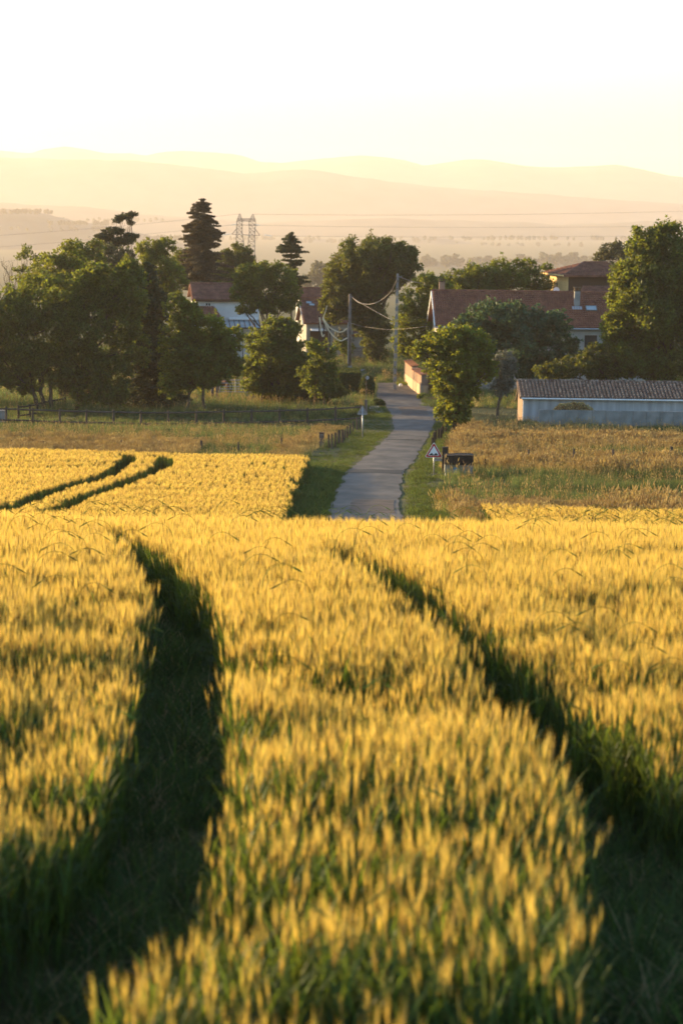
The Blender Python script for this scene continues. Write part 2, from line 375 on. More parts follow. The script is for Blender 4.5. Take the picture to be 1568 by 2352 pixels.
def proto(name, mb, mats):
    me = bpy.data.meshes.new(name); me.from_pydata(mb.v, [], mb.f)
    for m in mats: me.materials.append(m)
    me.polygons.foreach_set('material_index', mb.m); me.update()
    return bpy.data.objects.new(name, me)     # never linked to the scene: only a source shape

WM = [M['stem'], M['wleaf'], M['ear'], M['awn']]
def blade(mb, base, az, length, width, lean, droop, seg, mi):
    """one grass leaf: a strip that bends over"""
    d = Vector((math.cos(az), math.sin(az), 0)); side = Vector((-math.sin(az), math.cos(az), 0)); p = Vector(base); ang = lean; vs = []
    for i in range(seg+1):
        t = i/seg; w = width*(1-t**1.6)*.5+.0004
        vs += [p-side*w, p+side*w]
        p = p+(Vector((0, 0, 1))*math.cos(ang)+d*math.sin(ang))*(length/seg); ang += droop/seg
    mb.add(vs, [(2*i, 2*i+1, 2*i+3, 2*i+2) for i in range(seg)], mi)
def stalk(mb, rnd, x, y, H, lod):
    lean = rnd.uniform(-.06, .06); laz = rnd.uniform(0, 6.28)
    top = Vector((x+math.sin(lean)*math.cos(laz)*H, y+math.sin(lean)*math.sin(laz)*H, H))
    base = Vector((x, y, 0)); r = .0019 if lod == 0 else .004
    mb.tube([base, base.lerp(top, .55)+Vector((0, 0, .0)), top], [r*1.2, r, r*.8], 3, 0, False)
    ed = (top-base).normalized(); nod = rnd.uniform(0, .30) if rnd.random() < .85 else rnd.uniform(.4, 1.0); naz = rnd.uniform(-1.3, 1.3)
    ed = (ed+Vector((math.cos(naz), math.sin(naz), 0))*nod*.5).normalized()
    EL = rnd.uniform(.052, .074); er = rnd.uniform(.0034, .0045) * (1.25 if lod else 1)
    if lod == 0:
        mb.tube([top, top+ed*EL*.18, top+ed*EL*.55, top+ed*EL*.85, top+ed*EL], [er*.5, er, er*1.05, er*.7, er*.15], 5, 2, False)
    else:
        mb.tube([top, top+ed*EL*.3, top+ed*EL], [er*.6, er, er*.2], 3, 2, False)
    na = 20 if lod == 0 else 5
    x1 = ed.orthogonal().normalized(); y1 = ed.cross(x1)
    for k in range(na):
        a = rnd.uniform(0, 6.28); s = rnd.uniform(.1, 1)*EL; L = rnd.uniform(.065, .10) if lod == 0 else rnd.uniform(.06, .085)
        o_ = x1*math.cos(a)+y1*math.sin(a); p = top+ed*s+o_*er*.7; q = p+(ed+o_*rnd.uniform(.05, .24)).normalized()*L
        w = (ed.cross(o_))*(.0008 if lod == 0 else .0030)
        mb.add([p-w, p+w, q], [(0, 1, 2)], 3)
    nl = 4 if lod == 0 else 2
    for k in range(nl):
        hz = H*rnd.uniform(.15, .82); pp = base.lerp(top, hz/H)
        blade(mb, pp, rnd.uniform(0, 6.28), rnd.uniform(.16, .27), rnd.uniform(.009, .014)*(1 if lod == 0 else 1.5), rnd.uniform(.2, .6), rnd.uniform(.6, 2.2), 4 if lod == 0 else 2, 1)
rnd = random.Random(7)
near_p = []
for k in range(8):
    mb = MB(); stalk(mb, rnd, 0, 0, rnd.uniform(.62, .71), 0); near_p.append(proto('wheat_stalk', mb, WM))
# a bent, nodding stalk whose head hangs over the crop
for k in range(2):
    mb = MB(); pts = [Vector((0, 0, 0)), Vector((.01, 0, .6)), Vector((.04, 0, .86))]
    for i in range(1, 7):
        a = i*.34; pts.append(pts[-1]+Vector((math.sin(a), 0, math.cos(a)))*.05)
    mb.tube(pts, .0022, 3, 0, False); d = (pts[-1]-pts[-2]).normalized()
    mb.tube([pts[-1], pts[-1]+d*.04, pts[-1]+d*.08], [.004, .006, .002], 5, 0, False); near_p.append(proto('wheat_bent', mb, WM))
for k in range(4):                                       # leafy tillers without an ear
    mb = MB(); H = rnd.uniform(.52, .64); mb.tube([Vector((0, 0, 0)), Vector((.01, 0, H))], .0025, 3, 0, False)
    for j in range(7): blade(mb, (0, 0, H*rnd.uniform(.25, .95)), rnd.uniform(0, 6.28), rnd.uniform(.16, .26), rnd.uniform(.010, .015), rnd.uniform(.1, .45), rnd.uniform(.3, 1.5), 4, 1)
    near_p.append(proto('wheat_tiller', mb, WM))
mid_p = []
for k in range(6):
    mb = MB()
    for j in range(22): stalk(mb, rnd, rnd.gauss(0, .028), rnd.uniform(-.25, .25), rnd.uniform(.60, .72), 1)
    mid_p.append(proto('wheat_row', mb, WM))
low_p = []
for k in range(3):                                       # flattened tillers growing in the wheel tracks
    mb = MB()
    for j in range(12):
        blade(mb, (rnd.uniform(-.1, .1), rnd.uniform(-.1, .1), 0), rnd.uniform(0, 6.28), rnd.uniform(.15, .42), rnd.uniform(.007, .013), rnd.uniform(.1, 1.2), rnd.uniform(.3, 1.6), 4, 0)
    low_p.append(proto('track_tiller', mb, [M['tiller']]))

# wheel tracks through the crop, traced at canopy height (display pixels)
TL_l = [(226, 1202), (258, 1220), (284, 1240), (320, 1290), (345, 1350), (350, 1420), (335, 1480), (310, 1560), (290, 1640), (262, 1680), (215, 1780), (170, 1850), (100, 1890), (0, 1950), (-200, 2080), (-500, 2300)]
TL_r = [(272, 1202), (345, 1235), (400, 1270), (450, 1310), (490, 1370), (510, 1440), (508, 1500), (520, 1560), (530, 1620), (540, 1700), (535, 1770), (510, 1830), (480, 1890), (450, 1940), (425, 2010), (395, 2070), (330, 2130), (240, 2170), (215, 2260), (190, 2360), (120, 2600)]
TR_l = [(705, 1247), (798, 1284), (850, 1310), (900, 1350), (960, 1395), (1040, 1450), (1100, 1500), (1160, 1570), (1220, 1640), (1265, 1700), (1300, 1760), (1330, 1830), (1325, 1950), (1312, 2050), (1335, 2110), (1330, 2180), (1350, 2260), (1365, 2352), (1390, 2600)]
TR_r = [(745, 1243), (876, 1271), (945, 1303), (1010, 1362), (1100, 1430), (1180, 1482), (1270, 1540), (1380, 1600), (1500, 1660), (1640, 1710), (1900, 1800), (2300, 2000), (2600, 2300)]
CH = 0.79
def edge_fn(pts):
    h = sorted([(v.y, v.x) for v in (hit(x, y, CH) for x, y in pts)])
    a = np.array(h); return lambda y: np.interp(y, a[:, 0], a[:, 1])
eLl, eLr, eRl, eRr = map(edge_fn, (TL_l, TL_r, TR_l, TR_r))
yLmax = hit(*TL_l[0], CH).y; yRmax = hit(*TR_l[0], CH).y
rng = np.random.default_rng(11)
def near_wheat():
    y = rng.uniform(3.6**2, 40**2, 470000)**.5           # area weighted by width
    y = 3.6+(y-3.6); hw = .145*y+2.2
    x = rng.uniform(-1, 1, len(y))*hw
    keep = rng.random(len(y)) < np.clip((460+np.clip((y-9)*40, 0, 240))/ (470000*2*y/((40**2-3.6**2)) / (2*hw)), 0, 1)
    x = x[keep]; y = y[keep]
    jx = x+(vnoise(x, y, .16, 3)-.5)*.16
    inL = (y < yLmax) & (jx > eLl(y)-.05) & (jx < eLr(y)+.05*np.clip((y-9)/6, -1, 1)); inR = (y < yRmax) & (jx > eRl(y)) & (jx < eRr(y)+.10)
    fadeL = (yLmax-y) < 1.0; track = inL | inR
    xw = x[~track]; yw = y[~track]; xt = x[track]; yt = y[track]
    k = rng.random(len(xt)) < .34; xt = xt[k]; yt = yt[k]
    return xw, yw, xt, yt
for k in range(3):                                       # straw and crushed stems lying in the tracks
    mb = MB()
    for j in range(7):
        blade(mb, (rnd.uniform(-.12, .12), rnd.uniform(-.12, .12), .03), rnd.uniform(0, 6.28), rnd.uniform(.18, .4), rnd.uniform(.005, .009), rnd.uniform(.9, 1.4), rnd.uniform(.0, .4), 3, 0)
    low_p.append(proto('track_straw', mb, [M['gstraw']]))
xw, yw, xt, yt = near_wheat()
n = len(xw); nf = np.clip((22-yw)/14, 0, 1)
hv = 1.0-(.06+.24*nf)*np.clip((vnoise(xw, yw, .62, 21)-.40)*2.6, 0, 1)+.05*vnoise(xw, yw, 2.6, 22)-.03*rng.random(n)
scl = np.repeat((hv*rng.uniform(.93, 1.07, n))[:, None], 3, 1)
var = rng.integers(0, 8, n); till = rng.random(n) < np.clip(.74-(yw-7.5)*.055, .22, .74); var[till] = rng.integers(10, 14, till.sum()); bent = rng.random(n) < .0016; var[bent] = rng.integers(8, 10, bent.sum()); scl[bent] *= 1.03
rot = np.stack([rng.normal(0, .05, n), rng.normal(.03, .05, n), rng.uniform(-3.14, 3.14, n)], 1)
rot[bent, 2] = rng.uniform(-.5, .5, bent.sum())+np.where(rng.random(bent.sum()) < .3, math.pi, 0)
tag(scatter('wheat', np.stack([xw, yw, G(xw, yw)], 1), rot, scl, var, near_p), 'ripening golden bearded wheat covering the near slope')
n = len(xt); s = rng.uniform(.5, 1.0, n)*(.6+.8*vnoise(xt, yt, .5, 91))
tag(scatter('track_grass', np.stack([xt, yt, G(xt, yt)], 1), np.stack([np.zeros(n), np.zeros(n), rng.uniform(-3, 3, n)], 1), np.stack([s, s, s], 1), np.where(rng.random(n) < .22, 3, 0)+rng.integers(0, 3, n), low_p), 'short green tillers and grass in the two wheel tracks')

# the wheat beyond the crest: lower left field and the strip on the right
FE = [(v.y, v.x) for v in (hit(x, y, CH, 64) for x, y in [(640, 1183), (652, 1165), (672, 1120), (692, 1075), (706, 1052)])]
FE.sort(); FEa = np.array(FE)
fe = lambda y: np.interp(y, FEa[:, 0], FEa[:, 1])
FB = sorted([(v.x, v.y) for v in (hit(x, y, CH, 64) for x, y in [(-400, 1018), (0, 1030), (150, 1033), (290, 1036), (400, 1042), (560, 1042), (715, 1046)])]); FBa = np.array(FB)
fb = lambda x: np.interp(x, FBa[:, 0], FBa[:, 1])
tracks = [[(-300, 1215), (0, 1168), (60, 1150), (130, 1122), (190, 1106), (240, 1092), (280, 1068), (300, 1052), (285, 1043), (200, 1041), (0, 1043), (-300, 1040)],
          [(100, 1176), (150, 1160), (190, 1140), (250, 1120), (300, 1101), (350, 1081), (380, 1062), (378, 1050), (340, 1043)],
          [(85, 1072), (140, 1070), (210, 1066), (260, 1060)], [(-50, 1056), (30, 1053), (60, 1050)]]
tw = [.42, .40, .22, .2]
tr_xy = [np.array([[v.x, v.y] for v in (hit(x, y, CH, 64) for x, y in t)]) for t in tracks]
def polydist(x, y, pl):
    d = np.full(x.shape, 1e9)
    for i in range(len(pl)-1):
        a = pl[i]; b = pl[i+1]; ab = b-a; L2 = (ab**2).sum()+1e-9
        t = np.clip(((x-a[0])*ab[0]+(y-a[1])*ab[1])/L2, 0, 1)
        d = np.minimum(d, np.hypot(x-(a[0]+t*ab[0]), y-(a[1]+t*ab[1])))
    return d
rows = []
for x in np.arange(-32, 0, .17):
    y = np.arange(70, 125, .44)+rng.uniform(0, .4); rows.append(np.stack([np.full(len(y), x)+rng.normal(0, .012, len(y)), y], 1))
A = np.concatenate(rows); x, y = A[:, 0], A[:, 1]
k = (x > -.16*y-3) & (x < fe(y)+(vnoise(x, y, .8, 4)-.5)*.5) & (y < fb(x)+(vnoise(x, y, 1.5, 4)-.5)*1.5)
for pl, w in zip(tr_xy, tw): k &= polydist(x, y, pl) > w*(.85+.3*vnoise(x, y, 1.2, 9))
k &= ~((vnoise(x, y, .55, 31) > .80) & (vnoise(x, y, 6, 33) > .5))
k &= ~((np.round(A[:, 0]/.17).astype(int) % 3 == 0) & (x > -11) & (y > 92) & (y < 113) & (vnoise(x*2, y, 1.3, 35) > .68)); A1 = A[k]
rows = []
for x in np.arange(5, 24, .2):
    y = np.arange(70, 86, .44)+rng.uniform(0, .4); rows.append(np.stack([np.full(len(y), x), y], 1))
A = np.concatenate(rows); x, y = A[:, 0], A[:, 1]
k = (x > 5.0-(y-70)*.05+ (vnoise(x, y, 2, 44)-.5)*2) & (y < 84+(vnoise(x, y, 2.5, 4)-.5)*3) & (x < .16*y+3) & (vnoise(x, y, .6, 36) < .86); A2 = A[k]
rows = []
for x in np.arange(-11, 11.5, .3):
    y = np.arange(39, 60, .45)+rng.uniform(0, .4); rows.append(np.stack([np.full(len(y), x), y], 1))
A3 = np.concatenate(rows)
A = np.concatenate([A1, A2, A3]); n = len(A)
hv = 1.0+.09*vnoise(A[:, 0], A[:, 1], 1.6, 51); s = hv*rng.uniform(.97, 1.03, n)
tag(scatter('wheat', np.stack([A[:, 0], A[:, 1], G(A[:, 0], A[:, 1])], 1), np.stack([rng.normal(0, .04, n), rng.normal(0, .04, n), rng.normal(0, .12, n)+np.where(rng.random(n) < .5, math.pi, 0)], 1), np.stack([s, s, s], 1), rng.integers(0, 6, n), mid_p), 'golden wheat in drilled rows beyond the crest, left of the lane and far right')

# ------------------------------------------------------------------ grass
GM_ = [M['ggreen'], M['gstraw'], M['gshort'], M['gdark']]
def tuft(nb, hmin, hmax, spread, mi, heads, width=.012, lean=(.0, .5)):
    mb = MB()
    for j in range(nb):
        a = rnd.uniform(0, 6.28); rr = spread*math.sqrt(rnd.random()); L = rnd.uniform(hmin, hmax)
        blade(mb, (rr*math.cos(a), rr*math.sin(a), 0), rnd.uniform(0, 6.28), L, width, rnd.uniform(*lean), rnd.uniform(.2, 1.1), 3, mi)
    for j in range(heads):
        a = rnd.uniform(0, 6.28); rr = spread*math.sqrt(rnd.random()); L = rnd.uniform(hmax*.8, hmax*1.25)
        b = Vector((rr*math.cos(a), rr*math.sin(a), 0)); t = b+Vector((rnd.uniform(.02, .22)*L, rnd.uniform(-.1, .1)*L, L))
        mb.tube([b, b.lerp(t, .6)-Vector((.02, 0, 0)), t], [.003, .003, .002], 3, 1, False)
        e = t+(t-b).normalized()*rnd.uniform(.08, .16)+Vector((.02, 0, -.01)); mb.tube([t, t.lerp(e, .45), e], [.004, .016, .003], 4, 1, False)
    return mb
g_tall = [proto('tall_green_tuft', tuft(44, .20, .52, .26, 0, k), GM_) for k in range(3)]
g_straw = [proto('tall_straw_tuft', tuft(24, .18, .42, .26, 1, 12), GM_) for _ in range(3)]
g_short = [proto('short_tuft', tuft(26, .07, .17, .24, 2, 0, .014, (.1, .9)), GM_) for _ in range(3)]
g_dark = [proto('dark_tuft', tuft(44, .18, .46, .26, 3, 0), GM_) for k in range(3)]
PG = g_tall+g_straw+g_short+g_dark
def grass_points(x0f, x1f, y0, y1, dens, n0):
    y = rng.uniform(y0, y1, n0); lo = x0f(y); hi = x1f(y); W = np.max(hi-lo)
    keep = rng.random(n0) < (hi-lo)/W; y = y[keep]; lo = lo[keep]; hi = hi[keep]
    return rng.uniform(0, 1, len(y))*(hi-lo)+lo, y
def kinds(x, y, straw_bias, short=None, dark=.25):
    """0-2 green, 3-5 straw, 6-8 short"""
    nn = vnoise(x, y*1.0, 7, 61)*.55+vnoise(x*2, y, 2.4, 62)*.45
    st = rng.random(len(x))*.5+nn*.5 < straw_bias
    v = np.where(st, 3, 0)+rng.integers(0, 3, len(x))
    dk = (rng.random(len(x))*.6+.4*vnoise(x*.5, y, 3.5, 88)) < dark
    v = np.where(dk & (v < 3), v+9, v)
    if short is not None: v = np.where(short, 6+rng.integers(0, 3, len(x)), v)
    return v
GP = []
# right-hand meadow
x, y = grass_points(lambda y: road_x(y, 1)+.3, lambda y: .155*y+4, 79, 184, 0, 34000)
d = x-road_x(y, 1)
keep = ~((y < 84.5) & (x > 6))
bias = .27+.45*np.exp(-((y-149)/8)**2)+.50*np.exp(-((y-123)/6)**2)+.45*np.exp(-((y-88)/5)**2)+.25*((d < 4) & (y > 120)); bias -= .14*np.exp(-((y-104)/8)**2); bias += .35*((d > 1.8) & (d < 5.5) & (y > 121) & (y < 150))
short = (d < 1.5+.8*vnoise(x, y, 3, 7)) | ((d < 4.0) & (y < 100) & (rng.random(len(x)) < .25))
sc_ = .62+.75*vnoise(x, y, 3.0, 71)+.35*vnoise(x, y, .9, 72)
sc_ = np.where((y > 160) & (d > 6), sc_*.8, sc_)
keep &= ~((x > 4.2) & (x < 8.2) & (y > 106) & (y < 119) & (rng.random(len(x)) < .75))
dk_shade = .15+.60*np.exp(-((y-104)/6)**2)+.5*np.exp(-((y-170)/9)**2)+.45*np.exp(-((y-133)/2.5)**2)  # bands of darker tufts stand in for shade across the meadow
sc_ = sc_*np.where((y > 94) & (y < 113), .8, 1)
GP.append((x[keep], y[keep], kinds(x, y, bias, short, dk_shade)[keep], sc_[keep]))
# left meadow between wheat and rail fence, and paddock up to the trees
x, y = grass_points(lambda y: -.16*y-6+0*y, lambda y: road_x(y, -1)-.2, 100, 205, 0, 42000)
d = road_x(y, -1)-x; keep = (y > fb(x)+.4) | (x > fe(y)+.2)
for pxx in (): pass
bias = .16+.85*np.exp(-((y-135)/9)**2)*(x < -8.0)+.30*((d > 3.2) & (d < 5.2) & (y > 118) & (y < 172))+.10*(y < 150)
short = d < (2.6+.5*vnoise(x, y, 4, 17))
short |= (y > 166) & (rng.random(len(x)) < .45)
sc_ = .45+.55*vnoise(x, y, 3.0, 73)+.3*vnoise(x, y, .9, 74)
sc_ = np.where((y > 166) & (y < 186), sc_*.55, sc_); sc_ = np.where(y > 188, sc_*1.5, sc_)
gpx = hit(738, 1029, 0, 90); keep &= ~((np.abs(x-gpx.x) < 1.3) & (y > gpx.y-9) & (y < gpx.y+.5) & (rng.random(len(x)) < .8))
GP.append((x[keep], y[keep], kinds(x, y, bias, short, .45)[keep], sc_[keep]))  # darker tufts carry part of the shade on the left meadow
# verge left of the lane, down by the wheat
x, y = grass_points(lambda y: fe(y)+.15, lambda y: road_x(y, -1)-.1, 79, 122, 0, 6000)
d = road_x(y, -1)-x; short = d < (1.9+(y-80)*.012+.3*vnoise(x, y, 2, 19))
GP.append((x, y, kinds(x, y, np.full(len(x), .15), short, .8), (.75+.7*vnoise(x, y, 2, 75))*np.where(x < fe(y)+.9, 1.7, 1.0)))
# bank past the bend and the ground under the trees
x, y = grass_points(lambda y: 0*y-38., lambda y: 0*y+46., 205, 300, 0, 24000)
px_ = x/y*5553+784
keep = ~((px_ > 858) & (px_ < 965) & (y < 243)) & ~((px_ > 800) & (px_ < 842) & (y > 250) & (y < 262))
GP.append((x[keep], y[keep], kinds(x, y, np.full(len(x), .3), rng.random(len(x)) < .6)[keep], 1.0+.6*rng.random(keep.sum())))
X = np.concatenate([g[0] for g in GP]); Y = np.concatenate([g[1] for g in GP]); Kd = np.concatenate([g[2] for g in GP]); S = np.concatenate([g[3] for g in GP])
n = len(X)
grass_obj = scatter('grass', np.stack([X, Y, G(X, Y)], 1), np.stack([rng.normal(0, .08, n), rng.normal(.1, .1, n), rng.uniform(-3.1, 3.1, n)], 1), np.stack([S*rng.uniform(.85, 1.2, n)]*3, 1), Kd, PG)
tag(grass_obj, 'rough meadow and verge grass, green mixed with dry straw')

# ------------------------------------------------------------------ trees
def leaf_cloud(centers, radii, counts, size, g, squash=.8, upward=.0):
    """small leaf quads spread round clump centres (numpy)"""
    c = np.repeat(centers, counts, 0); r = np.repeat(radii, counts)
    n = len(c); d = g.normal(0, 1, (n, 3)); d /= np.linalg.norm(d, axis=1)[:, None]
    rr = (g.random(n)**.55)*r; off = d*rr[:, None]; off[:, 2] *= squash
    p = c+off
    nrm = g.normal(0, 1, (n, 3)); nrm[:, 2] += upward; nrm /= np.linalg.norm(nrm, axis=1)[:, None]
    t = np.cross(nrm, g.normal(0, 1, (n, 3))); t /= np.linalg.norm(t, axis=1)[:, None]; b = np.cross(nrm, t)
    s = size*g.uniform(.55, 1.25, n)[:, None]; t = t*s; b = b*s*.62
    V = np.stack([p-t*.5, p+b*.5+t*.05, p+t*.6, p-b*.5+t*.05], 1).reshape(-1, 3)
    return V, np.arange(n*4).reshape(n, 4)
def limb(mb, a, b, r0_, r1_, rn, n=5, wob=.12, sag=0.0):
    a = Vector(a); b = Vector(b); L = (b-a).length; pts = []
    for i in range(n+1):
        t = i/n; w = math.sin(t*math.pi)*wob*L
        pts.append(a.lerp(b, t)+Vector((rn.uniform(-w, w), rn.uniform(-w, w), rn.uniform(-w, w)*.4+sag*L*math.sin(t*math.pi))))
    mb.tube(pts, [r0_+(r1_-r0_)*i/n for i in range(n+1)], 6, 0, True); return pts
def tree(name, label, blobs, d, trunks, leaf, seed, size=.20, dens=1.0, tr=.18, cat='tree', group=None, bark='bark', ysq=.9, clump=.29, twig=True):
    """broadleaf tree: the crown blobs are display-pixel ellipses (cx, cy, rx, ry[, depth offset]) at distance d"""
    g = np.random.default_rng(seed); rn = random.Random(seed)
    tb = [P(x, y, d) for x, y in trunks]
    bases = [Vector((p.x, p.y, gz(p.x, p.y)-.05)) for p in tb]
    root = thing(name, bases[0], label, cat, group)
    cen = []; rad = []; blob3 = []
    for bl in blobs:
        cx, cy, rx, ry = bl[:4]; rx *= 1.08; ry *= 1.06; dd = bl[4] if len(bl) > 4 else rn.uniform(-.35, .35)*rx*d/F
        c = P(cx, cy, d+dd); RX = rx*d/F; RZ = ry*d/F; blob3.append((c, RX, RZ))
        rc_ = clump*(RX*RZ)**.5; rc_ = max(rc_, .28*size/.2)
        n = int(1.15*(RX*RX*RZ)/(rc_**3)*1.35*dens)+5
        v = g.normal(0, 1, (n, 3)); v /= np.linalg.norm(v, axis=1)[:, None]; rr = g.uniform(.12, 1.0, n)**.45*(1-rc_/max(RX, RZ)*.35)
        pos = v*rr[:, None]*np.array([RX, RX*ysq, RZ])+np.array(c); cen.append(pos); rad.append(rc_*g.uniform(.55, 1.2, n))
    cen = np.concatenate(cen); rad = np.concatenate(rad)
    keep = g.random(len(cen)) < .93; cen = cen[keep]; rad = rad[keep]
    size *= 1.2; cnt = np.maximum(8, (rad**2/(size**2)*13*dens).astype(int)); cnt = np.minimum(cnt, 420)
    # loose sprays that break the outline
    k = g.integers(0, len(cen), int(len(cen)*.5)); out = cen[k]-np.array(sum((b[0] for b in blob3), Vector())/len(blob3))
    out /= np.linalg.norm(out, axis=1)[:, None]+1e-6
    cen2 = cen[k]+out*rad[k][:, None]*g.uniform(.6, 1.15, len(k))[:, None]; rad2 = rad[k]*.45
    cnt2 = np.maximum(6, (rad2**2/(size**2)*8).astype(int))
    V, Fq = leaf_cloud(np.concatenate([cen, cen2]), np.concatenate([rad, rad2]), np.concatenate([cnt, cnt2]), size, g)
    npmesh('crown', V, Fq, LM[leaf], root)
    mb = MB()
    for i, b in enumerate(bases):
        mine = [q for j, q in enumerate(blob3) if j % len(bases) == i] or blob3[:1]
        cz = sum(q[0].z for q in mine)/len(mine); cx = sum(q[0].x for q in mine)/len(mine); cy = sum(q[0].y for q in mine)/len(mine)
        H = max(cz-b.z, .5); fork = Vector((b.x*.75+cx*.25, b.y*.8+cy*.2, b.z+H*.55))
        pts = limb(mb, b, fork, tr*1.15, tr*.75, rn, 5, .035)
        mb.tube([b-Vector((0, 0, .15)), b+Vector((0, 0, .12)), b+Vector((0, 0, .4))], [tr*1.6, tr*1.3, tr*1.1], 8)
        for q in mine:
            e = limb(mb, pts[-1-rn.randint(0, 2)], q[0], tr*.5, tr*.14, rn, 5, .10, .04)
            if twig:
                for _ in range(4):
                    t = q[0]+Vector((rn.uniform(-1, 1)*q[1], rn.uniform(-1, 1)*q[1], rn.uniform(-.8, .8)*q[2]))*.8
                    limb(mb, e[rn.randint(2, 5)], t, tr*.16, tr*.05, rn, 4, .10)
    mb.build('trunk', M[bark], root, True)
    return root
def conifer(name, label, base, top, prof, d, leaf, seed, droop=.12, step=5.5, tr=.22, size=.16, gap=.25, tilt=0, bare=0, dens=1.0, cat='conifer'):
    """conifer whose left/right silhouette follows prof: (y, xl, xr) display pixels"""
    g = np.random.default_rng(seed); rn = random.Random(seed)
    tp = P(top[0], top[1], d); bp = P(base[0], base[1], d); b = Vector((bp.x, bp.y, gz(bp.x, bp.y)-.05))
    root = thing(name, b, label, cat)
    py = np.array([p[0] for p in prof], float); pl = np.array([p[1] for p in prof], float); pr = np.array([p[2] for p in prof], float)
    mb = MB(); mb.tube([b, b.lerp(tp, .5), tp], [tr*1.2, tr*.6, .03], 7)
    cen = []; rad = []; y = prof[0][0]
    s = d/F
    while y < prof[-1][0]:
        t = (y-top[1])/(base[1]-top[1]); ax = top[0]+(base[0]-top[0])*t
        L = max(ax-np.interp(y, py, pl), 1)*s; R = max(np.interp(y, py, pr)-ax, 1)*s
        nb = rn.randint(6, 9) if y > prof[0][0]+8 else 3
        a0 = rn.uniform(0, 6.28)
        for k in range(nb):
            a = a0+6.283*k/nb+rn.uniform(-.35, .35); c = math.cos(a)
            Lb = (R if c > 0 else L)*rn.uniform(.70, 1.08) if abs(c) > .5 else (L+R)/2*rn.uniform(.6, .95)
            if rn.random() < gap*.35: Lb *= .55
            cpt = P(ax, y+rn.uniform(-2, 2), d); org = Vector((cpt.x, cpt.y, cpt.z+Lb*droop))
            dirv = Vector((c, math.sin(a), 0)); org.z += rn.uniform(-2.2, 2.2)*s; tip = org+dirv*Lb+Vector((0, 0, -Lb*droop*2+rn.uniform(-.05, .08)*Lb+tilt*c*Lb))
            limb(mb, org, tip, max(.02, tr*.22*(1-.2*rn.random())), .012, rn, 3, .03)
            m = max(2, int(Lb/(.34)))
            for j in range(m):
                f = (j+.6)/m
                if f < .18: continue
                w = .30*Lb*(1-.55*f)*.55+.12
                p = org.lerp(tip, f); lat = Vector((-dirv.y, dirv.x, 0))
                for q in range(3): cen.append(p+lat*rn.uniform(-w, w)+Vector((0, 0, rn.uniform(-.02, .05)))); rad.append(.20+.13*Lb*(1-f)*.5+rn.uniform(-.03, .08))
        y += step*(1+.45*rn.uniform(-1, 1))*(1+.35*t)
    cen = np.array([tuple(c) for c in cen]); rad = np.minimum(np.array(rad), .5)
    cnt = np.maximum(8, (rad**2/size**2*13*dens).astype(int))
    V, Fq = leaf_cloud(cen, rad, cnt, size, g, squash=.48, upward=.6)
    npmesh('crown', V, Fq, LM[leaf], root); mb.build('trunk', M['bark'], root, True); return root

tree('broadleaf_tree', 'large dense tree at the left edge with leaning trunks behind the rail fence', [(20, 720, 75, 60), (90, 690, 80, 60), (60, 790, 90, 60), (150, 725, 60, 60), (20, 850, 60, 45), (110, 840, 70, 45), (165, 820, 50, 50), (55, 885, 40, 18), (-45, 760, 60, 90), (-40, 860, 50, 40)], 190, [(92, 955), (104, 955), (118, 955), (-30, 955)], 'mid', 1, tr=.16)
tree('broadleaf_tree', 'dark bushy tree with one thin trunk between the left edge tree and the drooping spruce', [(190, 675, 60, 55), (240, 665, 60, 50), (290, 655, 45, 50), (205, 755, 60, 60), (270, 740, 60, 65), (200, 840, 52, 42), (250, 850, 60, 50), (295, 612, 30, 20), (225, 620, 35, 18), (300, 700, 38, 50), (320, 640, 22, 24), (205, 900, 45, 24), (255, 905, 50, 26), (150, 880, 30, 20), (305, 800, 40, 50)], 190, [(176, 950)], 'mid', 2, tr=.16)
conifer('spruce', 'dark drooping spruce whose lowest branches hang over the rail fence', (352, 950), (338, 604), [(606, 328, 352), (618, 318, 362), (650, 296, 378), (700, 282, 398), (780, 275, 410), (860, 268, 428), (915, 255, 446), (948, 270, 444)], 197, 'conif', 3, droop=.22, step=8, size=.22, gap=.5, dens=.85)
tree('broadleaf_tree', 'bright green tree just right of the drooping spruce in front of the white house', [(430, 730, 40, 32), (470, 755, 50, 42), (512, 790, 40, 42), (450, 815, 58, 55), (497, 845, 48, 38), (440, 705, 22, 15), (425, 860, 40, 35), (535, 770, 20, 22), (480, 800, 60, 50), (530, 815, 26, 40), (465, 870, 50, 26), (415, 770, 30, 42), (418, 840, 36, 46), (405, 705, 28, 34), (390, 800, 28, 60), (398, 880, 34, 34), (545, 840, 20, 28)], 190, [(428, 920), (470, 915)], 'yel', 4, tr=.12)
tree('robinia', 'thin airy tree standing up against the haze at the far left', [(65, 578, 20, 13), (50, 590, 14, 10), (85, 600, 22, 14), (50, 618, 22, 9), (100, 590, 12, 9), (75, 625, 18, 14)], 235, [(62, 760)], 'mid', 5, dens=.7, clump=.42, tr=.10, size=.17)
mbt = MB(); rn_ = random.Random(5); bt = P(22, 700, 228); bt.z = gz(bt.x, bt.y)
rt_ = thing('bare_tree', bt, 'leafless grey tree with fine twigs at the far left edge', 'tree')
tops = [P(x, y, 228) for x, y in [(18, 610), (30, 602), (4, 600), (38, 640), (10, 640), (48, 655)]]
st = limb(mbt, bt, P(24, 655, 228), .10, .05, rn_)
for t in tops:
    e = limb(mbt, st[rn_.randint(3, 5)], t, .04, .012, rn_)
    for _ in range(6): limb(mbt, e[rn_.randint(1, 4)], t+Vector((rn_.uniform(-.7, .7), rn_.uniform(-.7, .7), rn_.uniform(-.5, .6))), .014, .006, rn_, 3)
mbt.build('trunk', M['bark'], rt_)
